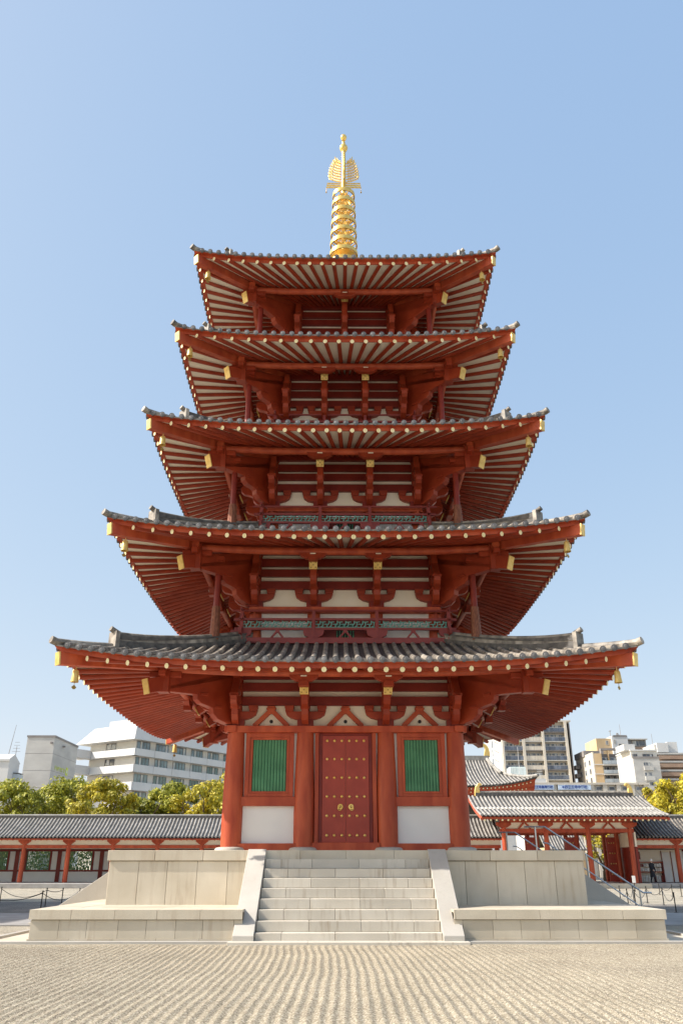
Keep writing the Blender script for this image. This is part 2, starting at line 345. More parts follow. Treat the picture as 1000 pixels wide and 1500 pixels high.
def eave_roof(i):
    s=ST[i]; e=s['e']; rt=s['rt']; w=s['w']
    g=MB()
    # ---- one slope (front, -y), turned four times inside one roof mesh
    def rot(k,p):
        x,y,z=p
        for _ in range(k): x,y=-y,x
        return (x,y,z)
    NU=[-1+2*j/24 for j in range(25)]
    for k in range(4):
        rs=[e-(e-rt)*j/8 for j in range(9)]
        g.grid(lambda u,r:rot(k,(u*r,-r,zr(s,u*r,r))),NU,rs,'tile_pan',.5)
        # eave edge of the tiles, then fascia board, then boards over the rafters
        g.grid(lambda u,v:rot(k,(u*(e-.0*v),-e,zr(s,u*e,e)-.05*v)),NU,[1,0],'tile',.3)
        g.grid(lambda u,v:rot(k,(u*(e-.16*v),-(e-.16*v),zr(s,u*e,e)-.05)),NU,[1,0],'red',.3)
        g.grid(lambda u,v:rot(k,(u*(e-.16),-(e-.16),zr(s,u*e,e)-.05-v*.13)),NU,[1,0],'red',.3)
        g.grid(lambda u,v:rot(k,(u*(e-.16-.05*v),-(e-.16-.05*v),zr(s,u*e,e)-.18)),NU,[1,0],'red',.3)
        g.grid(lambda u,v:rot(k,(u*(e-.21),-(e-.21),(zr(s,u*e,e)-.18)*(1-v)+v*zs(s,u*e,e-.21))),NU,[1,0],'red',.3)
        g.grid(lambda u,r:rot(k,(u*r,-r,zs(s,u*r,r))),NU,[e-.21,e-.21-(e-.21-w)*.35,e-.21-(e-.21-w)*.7,w-.3],'cream',.5)
    roof=g.build('roof',PG,smooth='auto')
    # ---- round cover tiles
    g=MB(); n=int((e-.14)/.313); N=7
    for k in range(4):
        for j in range(-n,n+1):
            x=j*.313
            if abs(x)>e-.12: continue
            r1=max(abs(x)+.02,rt); 
            if e-r1<.15: continue
            m=7 if e-r1>2 else 3; rr=[e+.035-(e+.035-r1)*q/m for q in range(m+1)]
            rad=.078*random.uniform(.96,1.04); vs=[];t=random.random(); jx=random.uniform(-.006,.006)
            for r in rr:
                zc=zr(s,x,min(r,e))+.02
                for a in range(N):
                    an=math.pi*(-.12+1.24*a/(N-1)); vs.append(rot(k,(x+jx+rad*math.cos(an),-r,zc+rad*math.sin(an))))
            # courses: each course gets its own weathering
            for q in range(m):
                g.add([*vs[q*N:(q+2)*N]],[(a,a+1,a+1+N,a+N) for a in range(N-1)],'tile',min(1,max(0,t*.5+random.random()*.5)))
            zc=zr(s,x,e)+.015
            c=rot(k,(x+jx,-(e+.04),zc)); c2=rot(k,(x+jx,-(e-.03),zc)); g.cyl(c2,c,.088,.088,12,'tile_disc',t=t*.6,capm='tile_disc')
            c3=rot(k,(x+jx,-(e+.048),zc)); g.cyl(c,c3,.05,.04,10,'tile_disc',t=.9*t)
    g.build('cover_tiles',roof,smooth='auto')
    # ---- hip ridges
    for k in range(4):
        g=MB(); t1=.84*e if rt>1 else .80*e; m=10
        D=[rt+(t1-rt)*q/m for q in range(m+1)]
        def P(d,h,wd): return rot(k,(-d+wd,-d-wd,h))
        for lw,h0,h1,mm in((.19,-.05,.12,'tile_pan'),(.155,.12,.24,'tile'),(.17,.24,.30,'tile_pan')):
            for a,b in zip(D,D[1:]):
                ha=.10*((a-rt)/(t1-rt))**4; hb=.10*((b-rt)/(t1-rt))**4
                A=zr(s,a,a);B=zr(s,b,b); c=lw/1.414
                g.add([P(a,A+h0,-c),P(a,A+h0,c),P(a,A+h1+ha,c),P(a,A+h1+ha,-c),P(b,B+h0,-c),P(b,B+h0,c),P(b,B+h1+hb,c),P(b,B+h1+hb,-c)],
                      [(0,1,5,4),(1,2,6,5),(2,3,7,6),(3,0,4,7),(3,2,1,0),(4,5,6,7)],mm)
        g.tube([P(d,zr(s,d,d)+.33+.10*((d-rt)/(t1-rt))**4,0) for d in D],.075,8,'tile')
        z=zr(s,t1,t1); g.cyl(P(t1-.05,z+.46,0),P(t1+.13,z+.56,0),.08,.08,10,'tile')
        g.beam(P(t1-.02,z+.20,0),P(t1+.07,z+.20,0),.40,.56,'tile')
        D2=[t1+.05+(e+.02-t1-.05)*q/4 for q in range(5)]
        g.tube([P(d,zr(s,min(d,e),min(d,e))+.06,0) for d in D2],.10,8,'tile')
        z=zr(s,e,e); g.cyl(P(e,z+.07,0),P(e+.09,z+.10,0),.105,.105,12,'tile')
        g.build('hip_ridge',roof,smooth='auto')
    # ---- rafters, radiating from the centre of the pagoda
    ks=[q+.5 for q in range(s['n'])] if i<4 else list(range(0,11))
    offs=sorted(set([sg*(s['c'][0]*q+s['c'][1]*q*q) for q in ks for sg in(-1,1)]))
    for k in range(4):
        for x in offs:
            h=MB() if (k==0 and i<4) else STUFF
            def Q(f): 
                return rot(k,(x*f,-(e-.13)*f,zs(s,x*f,(e-.13)*f)-(.09 if i==0 else .055)))
            f1=max(w/(e-.13), .0)
            pts=[Q(1),Q(1-(1-f1)*.4),Q(f1)]
            t=random.random()
            h.cyl(pts[1],pts[0],.074,.074,8,'red_shaded',capm='cap',t=t); h.cyl(pts[2],pts[1],.074,.074,8,'red_shaded',t=t)
            if k==0 and i<4: h.build('rafter',roof,smooth='auto')
    # ---- corner rafters with gilt ends
    for k in range(4):
        g=MB(); D=[w-.1,(w+e)/2,e-.10]; pp=[rot(k,(-d,-d,zs(s,d,d)-.20)) for d in D]
        # wind up the end a little
        for a,b in zip(pp,pp[1:]): g.beam(a,b,.22,.34,'red')
        cr=g.build('corner_rafter',roof,bevel=.01)
        g=MB(); d=(Vector(pp[2])-Vector(pp[1])).normalized(); g.beam(Vector(pp[2])-d*.02,Vector(pp[2])+d*.02,.23,.35,'gold_paint'); g.build('gilt_cap',cr)
    # ---- purlin ring
    for k in range(4):
        g=MB(); p=s['p']; A=[-p-.38,-p,-p*.6,-p*.2,p*.2,p*.6,p,p+.38]
        g.tube([rot(k,(a,-p,zs(s,min(abs(a),p),p)-.17-.13)) for a in A],.125,10,'red'); g.build('purlin',roof,smooth='auto')
    return roof
def bracket(i,x,corner=False,diag=False):
    """cloud shaped bracket with a slanting tail rafter, standing out from the front wall (or diagonally at the corner)"""
    s=ST[i]; o=O[i]; w=s['w']; g=MB()
    if not diag:
        org=(x,-w,0); U=(0,-1,0); N=(1,0,0); th=.21; Rr=s['p']-.33-w; zg=s['zg']; k=1
    else:
        c=math.sqrt(.5); org=(-w,-w,0); U=(-c,-c,0); N=(c,-c,0); th=.25; Rr=(s['t']-w)/c; zg=s['tz']+.02; k=Rr/2.4
    pr=[(-.1,5.60),(.34*k,5.62),(.58*k,5.70),(.72*k,5.84),(.74*k,6.00),(.86*k,6.05),(1.06*k,6.10),(1.16*k,6.20),(1.18*k,6.34)]
    if corner: pr+=[(1.0,6.55),(.8,6.75),(.55,7.0),(.5,7.45),(-.1,7.45)]
    else: pr+=[(Rr*.80,zg-o-.06),(Rr*.80,zg-o+.1),(.3,7.25),(-.1,7.3)]
    pr=[(a,b+o) for a,b in pr]
    g.prism(pr,org,U,(0,0,1),N,th,'red_shaded',.5)
    ov=Vector(org)
    Uv=Vector(U)
    # arm ends (bearing blocks)
    for r,z0,z1 in((.62*k,6.02,6.10),(1.0*k,6.34,6.42)):
        a=ov+Uv*(r-.13); b=ov+Uv*(r+.13); zc=(z0+z1)/2+o
        g.beam((a.x,a.y,zc),(b.x,b.y,zc),th+.08,z1-z0,'red_shaded')
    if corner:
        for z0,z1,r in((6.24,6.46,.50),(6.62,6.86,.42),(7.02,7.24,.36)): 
            a=ov+Uv*(-.1); b=ov+Uv*r; zc=(z0+z1)/2+o; g.beam((a.x,a.y,zc),(b.x,b.y,zc),.30,z1-z0,'red_shaded')
    br=g.build('bracket',PG,bevel=.012)
    if not corner:
        g=MB(); a=ov+Uv*(-.1); b=ov+Uv*Rr; za=(7.42 if not diag else 7.38)+o; h=.27 if not diag else .42; wd=.24 if not diag else .25
        A=Vector((a.x,a.y,za)); B=Vector((b.x,b.y,zg)); g.beam(A,B,wd,h,'red_shaded'); tr=g.build('tail_rafter',br,bevel=.01)
        d=(B-A).normalized(); g=MB(); g.beam(B-d*.01,B+d*.022,wd+.02,h+.02,'gold_paint')
        if not diag:
            # pierced scroll pattern on the gilt plate
            F=B+d*.024; sd=Vector(N); up=sd.cross(d)*(-1 if sd.cross(d).z<0 else 1)
            for q in range(3):
                for rr in range(3):
                    c=F+sd*(q-1)*.075+up*(rr-1)*.08
                    g.cyl(c,c+d*.006,.024,.024,8,'gold_dark' if (q+rr)%2==0 else 'gold_paint')
        g.build('gilt_plate',tr)
        # bearing block and boat shaped arm under the purlin
        g=MB(); p=s['p']; zp=zs(s,p if diag else x,p)-.30
        if not diag:
            g.box(x-.15,x+.15,-p-.13,-p+.13,zg+.02,zp-.24,'red_shaded')
            g.prism([(-.22,-.26),(.22,-.26),(.40,-.16),(.44,-.08),(-.44,-.08),(-.40,-.16)],(x,-p,zp),(1,0,0),(0,0,1),(0,1,0),.2,'red_shaded')
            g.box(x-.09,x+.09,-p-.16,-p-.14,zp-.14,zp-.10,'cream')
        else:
            g.box(-p-.17,-p+.17,-p-.17,-p+.17,zg-.1,zp+.12,'red_shaded')
            g.beam((-p-.45,-p,zp-.2),(-p+.5,-p,zp-.2),.2,.16,'red_shaded'); g.beam((-p,-p-.45,zp-.21),(-p,-p+.5,zp-.21),.2,.16,'red_shaded')
        g.build('bearing_block',br,bevel=.012)
    return br
def arm_mb(s,o,x,lim):
    """boat shaped arm parallel to the wall over a column"""
    g=MB(); y=-s['w']
    g.box(x-.25,x+.25,y-.2,y+.1,5.575+o,5.78+o,'red_dark')
    pts=[(-.28,5.78),(.28,5.78),(.46,5.83),(.59,5.92),(.63,6.03),(-.63,6.03),(-.59,5.92),(-.46,5.83)]
    pts=[(max(-lim[0],min(lim[1],a)),b+o) for a,b in pts]
    g.prism(pts,(x,y-.06,0),(1,0,0),(0,0,1),(0,1,0),.2,'red_shaded')
    for c in(-.51,0,.51):
        if -lim[0]<=c<=lim[1]: 
            g.box(x+c-.125,x+c+.125,y-.18,y+.05,6.032+o,6.215+o,'red_shaded'); g.box(x+c-.145,x+c+.145,y-.2,y+.05,6.12+o,6.213+o,'red_shaded')
    return g
def storey(i):
    s=ST[i]; o=O[i]; w=s['w']; y=-w
    zb=PT if i==0 else ST[i-1]['zt']-.5
    cols=[-w,-s['b'],s['b'],w] if s['b'] else [-w,0,w]
    # columns : front row without the right corner, turned round the four sides
    for x in cols[:-1]:
        g=MB(); r=.30 if i==0 else .22; z1=5.42+o; H=z1-zb
        g.lathe([(r*(1-.0*q)*(1.0+.05*math.sin(min(q*1.25,1)*math.pi)-.13*q*q),zb+(.07 if i==0 else 0)+(H-.07)*q) for q in[j/10 for j in range(11)]],24,'red',(x,y,0),.5)
        c=g.build('column',PG,smooth='auto')
        if i==0:
            g=MB(); g.lathe([(.47,zb),(.47,zb+.06),(.43,zb+.11),(.33,zb+.13)],24,'stone_smooth',(x,y,0),.5); g.build('plinth',c,smooth='auto')
        sides(c,PG)
    # wall of plaster with tie beams
    g=MB(); g.box(-w+.02,w-.02,y,y+.12,zb,5.4+o,'plaster',.5); g.box(-w+.02,w-.02,y+.02,y+.12,5.4+o,7.75+o,'cream',.5)
    wall=g.build('wall',PG)
    hb=[(5.38,5.575,.20 if i else .26),(6.22,6.50,.12),(6.67,6.93,.12),(7.04,7.31,.12),(7.47,7.72,.12)]
    for z0,z1,d in hb:
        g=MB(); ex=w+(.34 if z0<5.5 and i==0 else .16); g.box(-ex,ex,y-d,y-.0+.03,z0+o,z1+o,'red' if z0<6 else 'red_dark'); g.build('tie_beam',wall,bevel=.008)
    for x in cols:
        lim=(.66 if x>-w else .28,.66 if x<w else .28)
        arm_mb(s,o,x,lim).build('bracket_arm',wall,bevel=.008)
    bays=list(zip(cols,cols[1:]))
    if i==0:
        for a,b in bays:
            m=(a+b)/2; g=MB(); yy=y-.04
            for sg in(-1,1): g.beam((m+sg*.53,yy,5.58),(m+sg*.07,yy,6.02),.14,.15,'red',up=(0,1,0))
            g.box(m-.12,m+.12,y-.13,y+.02,5.96,6.2,'red'); g.box(m-.15,m+.15,y-.15,y+.02,6.10,6.15,'red')
            g.build('strut',wall,bevel=.006)
            g=MB(); g.cyl((m,y-.012,5.74),(m,y+.03,5.74),.055,.055,12,'black'); g.build('vent_hole',wall)
        # floor beam
        g=MB(); g.box(-w,w,y-.20,y+.02,PT,2.2,'red'); g.build('sill_beam',wall,bevel=.01)
        for m in(-2.33,2.33):
            x0=m-.74; x1=m+.74
            g=MB(); g.box(m-.90,m+.90,y-.16,y+.01,3.24,3.50,'red')
            win=g.build('window',wall if False else PG,bevel=.008)
            g=MB()
            for a,b,c,d in((x0,x0+.13,3.5,5.38),(x1-.13,x1,3.5,5.38),(x0+.13,x1-.13,3.5,3.60),(x0+.13,x1-.13,5.25,5.38)): g.box(a,b,y-.11,y+.01,c,d,'red')
            for a,b,c,d in((x0+.13,x0+.22,3.6,5.25),(x1-.22,x1-.13,3.6,5.25),(x0+.22,x1-.22,3.6,3.66),(x0+.22,x1-.22,5.17,5.25)): g.box(a,b,y-.085,y+.01,c,d,'red')
            g.build('window_frame',win,bevel=.006)
            g=MB(); g.box(x0+.22,x1-.22,y-.02,y+.01,3.66,5.17,'black',.5); nn=11; 
            for q in range(nn):
                xc=x0+.22+(x1-x0-.44)*(q+.5)/nn; hw=.043
                g.prism([(-hw,0),(0,-hw),(hw,0),(0,hw)],(xc,y-.035,4.415),(1,0,0),(0,1,0),(0,0,1),1.50,'green')
            g.build('lattice',win)
            sides(win,PG)
        # white dado framed by the beams is the wall itself; door in the middle
        g=MB()
        for sg in(-1,1):
            g.box(min(sg*.94,sg*.82),max(sg*.94,sg*.82),y-.14,y+.01,2.2,5.38,'red'); g.box(min(sg*.82,sg*.71),max(sg*.82,sg*.71),y-.05,y+.01,2.2,5.38,'red_dark')
        g.box(-.71,.71,y-.05,y+.01,5.30,5.38,'red_dark'); g.box(-.98,.98,y-.24,y-.2,PT,2.22,'red')
        door=g.build('door',PG,bevel=.008)
        for sg in(-1,1):
            g=MB(); a,b=sorted((sg*.004,sg*.71)); g.box(a,b,y-.075,y-.01,2.22,5.295,'door_red',.5)
            for rr in range(6):
                for q in range(3):
                    x=sg*(.115+.225*q); z=2.42+.545*rr
                    g.lathe([(.042,0),(.042,.012),(.033,.028),(.013,.038)],12,'gold',(0,0,0),.5)
                    nv=12*4
                    for vi in range(len(g.v)-nv,len(g.v)):
                        vx,vy,vz=g.v[vi]; g.v[vi]=(x+vx,y-.075-vz,z+vy)
            g.build('door_leaf',door,bevel=.004)
            g=MB(); x=sg*.16; z=3.22
            g.cyl((x,y-.075,z),(x,y-.10,z),.085,.075,16,'gold'); g.cyl((x,y-.10,z),(x,y-.125,z),.035,.03,12,'gold_dark')
            ring=[(x+sg*.02+.055*math.cos(a*math.pi/6),y-.13,z-.05+.055*math.sin(a*math.pi/6)) for a in range(13)]
            g.tube(ring,.012,6,'gold'); g.build('door_handle',door,smooth='auto')
        sides(door,PG)
    else:
        # upper walls : centre bay a dark door, beam over the panels
        g=MB()
        for x in cols: g.box(x-.21,x+.21,y-.05,y+.01,zb,5.40+o,'red')
        if s['b']:
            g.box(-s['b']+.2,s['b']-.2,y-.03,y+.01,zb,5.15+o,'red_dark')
            g.box(-.3,.3,y-.04,y-.02,4.55+o,5.0+o,'black')
            for q in range(7): g.box(-.27+.09*q-.015,-.27+.09*q+.015,y-.055,y-.035,4.55+o,5.0+o,'green')
        g.box(-w,w,y-.08,y+.01,5.10+o,5.2+o,'red'); g.build('wall_frame',wall)
    sides(wall,PG)
    # brackets
    for x in cols[1:-1]:
        b=bracket(i,x); sides(b,PG)
    for sg in(-1,1):
        b=bracket(i,sg*w,corner=True); sides(b,PG)
    b=bracket(i,0,diag=True); sides(b,PG)
    if i:
        # corner props standing on the roof below
        q={1:4.16,2:3.86,3:3.56,4:3.30}[i]; sl=ST[i-1]; zl=zr(sl,q,q)+.2; c=math.sqrt(.5)
        zt=s['tz']+.25+(s['t']-q)*.28
        g=MB(); g.cyl((-q,-q,zl),(-q,-q,zt),.10,.10,14,'red_dark'); g.box(-q-.2,-q+.2,-q-.2,-q+.2,zt-.14,zt,'red_shaded')
        p=g.build('prop_post',PG,smooth='auto')
        if i in(1,2):
            g=MB(); h=1.1 if i==1 else .8; g.cyl((-q,-q,zl),(-q,-q,zl+h),.17,.13,10,'mesh_wrap'); g.build('net_wrap',p)
        sides(p,PG,(1,))
        railing(i)
def railing(i):
    s=ST[i]; h={1:3.41,2:2.96,3:2.63,4:2.28}[i]; zt={1:9.38,2:13.36,3:17.33,4:21.15}[i]; b={1:1.04,2:.88,3:.77,4:.6}[i]
    y=-h; g=MB()
    g.cyl((-h-.32,y,zt-.035),(h+.32,y,zt-.035),.038,.038,8,'rail_red')
    g.box(-h-.26,h+.26,y-.045,y+.045,zt-.38,zt-.30,'rail_red')
    g.box(-h-.22,h+.22,y-.045,y+.045,zt-.70,zt-.62,'rail_red')
    g.box(-h-.18,h+.18,y-.07,y+.07,zt-1.12,zt-.96,'rail_red')
    if i>1: pass
    rail=g.build('railing',PG,bevel=.006)
    for x in(-h,-b,b):
        g=MB(); g.box(x-.055,x+.055,y-.055,y+.055,zt-1.12,zt-.07+(.1 if x==-h else 0),'rail_red')
        # bow shaped foot
        g.prism([(-.10,-.98),(.10,-.98),(.30,-.88),(.34,-.78),(.34,-.70),(-.34,-.70),(-.34,-.78),(-.30,-.88)],(x,y,zt),(1,0,0),(0,0,1),(0,1,0),.10,'rail_red')
        if x==-h:
            g.prism([(-.10,-.98),(.10,-.98),(.30,-.88),(.34,-.78),(.34,-.70),(-.34,-.70),(-.34,-.78),(-.30,-.88)],(x,y,zt),(0,1,0),(0,0,1),(1,0,0),.10,'rail_red')
        g.build('rail_post',rail,bevel=.005)
    ed=[-h,-b,b,h]
    for a,c in zip(ed,ed[1:]):
        m=(a+c)/2; g=MB()
        for sg in(-1,1): g.beam((m+sg*.19,y,zt-.955),(m+sg*.03,y,zt-.76),.06,.07,'rail_red',up=(0,1,0))
        g.box(m-.07,m+.07,y-.04,y+.04,zt-.79,zt-.70,'rail_red'); g.build('rail_strut',rail)
        g=MB(); x0=a+.06; x1=c-.06; n=max(2,round((x1-x0)/.30)); cw=(x1-x0)/n; z0=zt-.62; z1=zt-.38; H=z1-z0; t=.026
        g.box(x0,x1,y-.008,y+.012,z0,z0+.03,'teal'); 
        for q in range(n):
            u=x0+q*cw; up=q%2
            def bar(a0,a1,b0,b1): g.box(u+a0*cw,u+a1*cw,y-.012,y+.012,z0+b0*H,z0+b1*H,'teal')
            bar(.0,.62,.44,.56); bar(.5,.62,.56,1.0); bar(.30,.42,.0,.44); bar(.62,1.0,.74,.86); bar(.80,.92,.10,.74); bar(.62,.92,.14,.26); bar(.0,.2,.78,.9)
        g.build('fretwork',rail)
    # balcony floor
    g=MB(); g.box(-h-.1,h+.1,y-.1,-s['w']+.2,zt-1.16,zt-1.1,'rail_red'); g.build('balcony_floor',rail)
    sides(rail,PG)
for i in range(5):
    eave_roof(i); storey(i)
tag(STUFF.build('rafters',PG,smooth='auto'),kind='stuff')
# finial
def finial():
    g=MB(); g.box(-.62,.62,-.62,.62,25.75,26.35,'gold'); g.box(-.70,.70,-.70,.70,26.35,26.45,'gold')
    g.lathe([(.62,26.45),(.60,26.62),(.50,26.8),(.3,26.95),(.36,27.05),(.62,27.15),(.30,27.25),(.14,27.3)],24,'gold')
    g.lathe([(.13,26.3),(.12,30.0),(.10,33.0),(.085,34.4)],16,'gold')
    f=g.build('finial',PG,smooth='auto')
    zc=[zat(v,CY-.6) for v in(274,287,301,316,331,346,361,376)]
    n=len(zc)
    for k,z in enumerate(zc):
        r=.53+.14*k/(n-1); g=MB()
        g.lathe([(r-.02,-.10),(r,-.10),(r+.01,0),(r,.10),(r-.05,.10),(r-.055,0),(r-.05,-.10)],32,'gold',(0,0,z),.5,caps=False)
        for q in range(8):
            a=q*math.pi/4+.39; ca,sa=math.cos(a),math.sin(a)
            g.tube([(.1*ca,.1*sa,z-.02),(.26*ca,.26*sa,z-.16),(.40*ca,.40*sa,z-.18),((r-.02)*ca,(r-.02)*sa,z-.06)],.032,6,'gold')
            for rr,dz in((.24,-.05),(.36,-.26)):
                c=(rr*ca,rr*sa,z+dz); 
                g.lathe([(.01,-.07),(.06,-.02),(.055,.04),(.01,.09)],6,'gold',c)
        g.lathe([(.13,-.2),(.2,-.14),(.17,.0),(.2,.10),(.13,.16)],12,'gold',(0,0,z-.05))
        g.build('ring',f,smooth='auto')
    # water flame : openwork plates crossing at the shaft
    z0=zat(276,CY); z1=zat(231,CY)
    for k in range(4):
        g=MB(); a=k*math.pi/2; ux,uy=math.cos(a),math.sin(a); H=z1-z0
        def p(u,v): return (u*ux,u*uy,z0+v*H)
        g.beam(p(.1,.03),p(.84,.03),.035,.07,'gold'); g.beam(p(.1,.16),p(.80,.16),.035,.05,'gold'); g.beam(p(.82,.03),p(.82,.17),.03,.06,'gold')
        [g.beam(p(u_,.03),p(u_,.22),.03,.045,'gold') for u_ in(.15,.24,.33,.42,.51,.60,.69,.76)]; g.beam(p(.1,.095),p(.82,.095),.02,.10,'gold')
        rnd=random.Random(3)
        for b in range(8):
            v0=.2+.085*b; v1=v0+.16+.01*b; x1=.10+.62*math.sqrt(max(.02,1-(max(0,v1-.34)/.80)**2))
            L=[p(.1,v0),p(.1+(x1-.1)*.4,v0+.02),p(.1+(x1-.1)*.75,v0+.07),p(x1,v1)]
            g.tube(L,.024,5,'gold')
            for j in range(1,7):
                u=.1+(x1-.1)*j/7; vv=v0+.02+.10*(j/7)**2
                g.tube([p(u,vv),p(u+.035,vv+.05),p(u+.02,vv+.085)],.018,4,'gold')
                g.tube([p(u,vv),p(u+.05,vv-.01),p(u+.075,vv+.03)],.015,4,'gold')
        for q in range(10):
            an=.15+q*.14; x=.10+.60*math.cos(an*.9); v=.28+.68*math.sin(min(an,1.5))
            g.tube([p(max(.1,x-.10),v-.10),p(x,v-.03),p(x+.05,v+.035)],.020,4,'gold')
        g.tube([p(.82,.03),p(.83,-.10)],.012,5,'gold_dark'); g.lathe([(.02,0),(.035,-.05),(.03,-.08),(.01,-.1)],8,'gold_dark',p(.83,-.10))
        g.build('flame_ornament',f,smooth='auto')
    for zc,r in((zat(217,CY),.20),(zat(201.5,CY),.155)):
        g=MB(); g.lathe([(r*math.cos(t),r*1.1*math.sin(t)) for t in[-1.5+3*j/10 for j in range(11)]]+([(.04,r*1.15),(.01,r*1.45)] if r<.18 else []),20,'gold',(0,0,zc),.5)
        g.lathe([(r*.55,-r*1.2),(r*.7,-r*.95),(r*.5,-r*.8)],16,'gold',(0,0,zc)); g.build('jewel',f,smooth='auto')
finial()
# wind bells
def bells():
    names=['lowest','second','third','fourth','top']
    first=None
    for i,s in enumerate(ST):
        for (sx,sy,wd) in((-1,-1,'front left'),(1,-1,'front right'),(-1,1,'back left'),(1,1,'back right')):
            if sy>0 and (i>0 or sx>0): continue
            d=s['e']-.50; z=zs(s,d,d)-.42
            lab='gilt wind bell under the %s corner of the %s roof'%(wd,names[i])
            if first is None:
                t=thing('wind_bell',lab,'bell',(sx*d,sy*d,z),'wind bells hanging from the pagoda eaves'); first=t
                g=MB(); g.lathe([(.02,-.02),(.07,-.04),(.095,-.08),(.11,-.30),(.125,-.42),(.115,-.42),(.10,-.30)],16,'gold_paint',(0,0,-.02)); g.cyl((0,0,-.05),(0,0,.05),.015,.015,6,'gold_paint'); g.build('bell_body',t,smooth='auto')
                g=MB(); g.cyl((0,0,-.62),(0,0,-.2),.008,.008,5,'gold_dark'); g.prism([(-.09,-.60),(0,-.52),(.09,-.60),(.03,-.66),(-.03,-.66)],(0,0,0),(.7,.7,0),(0,0,1),(.7,-.7,0),.012,'gold_dark'); g.build('clapper',t); t.scale=(.86,.86,.86)
            else:
                t=copytree(first,None,loc=(sx*d,sy*d,z)); t['label']=lab
bells()

# ---------------------------------------------------------------- corridors
YC=42.3
def tiled_slope(g,x0,x1,ya,za,yb,zb,rib=.305,rad=.07,m1='tile',m2='tile_pan',seg=4,sag=.12):
    """a single roof slope from the eave (ya,za) to the ridge (yb,zb)"""
    f=lambda q:(ya+(yb-ya)*q, za+(zb-za)*q-sag*math.sin(math.pi*q))
    qs=[j/seg for j in range(seg+1)]
    g.grid(lambda x,q:(x,*f(q)),[x0,x1],qs,m2,.5)
    g.grid(lambda x,q:(x,f(q)[0],f(q)[1]-.1),[x1,x0],qs,m2,.5)
    n=int((x1-x0)/rib); dy=1 if yb>ya else -1
    for j in range(n+1):
        x=x0+(x1-x0)*j/n; t=random.random(); P=[(x,f(q)[0]-(.03*dy if q==0 else 0),f(q)[1]+.02) for q in qs]; vs=[]
        for p in P:
            for a in range(6):
                an=math.pi*(-.05+1.1*a/5); vs.append((p[0]+rad*math.cos(an),p[1],p[2]+rad*math.sin(an)))
        for q in range(seg): g.add(vs[q*6:(q+2)*6],[(a,a+1,a+7,a+6) for a in range(5)],m1,(t+random.random())/2)
        g.cyl((x,P[0][1],P[0][2]),(x,P[0][1]-.03*dy,P[0][2]),rad*1.1,rad*1.1,8,m1,t=t*.4)
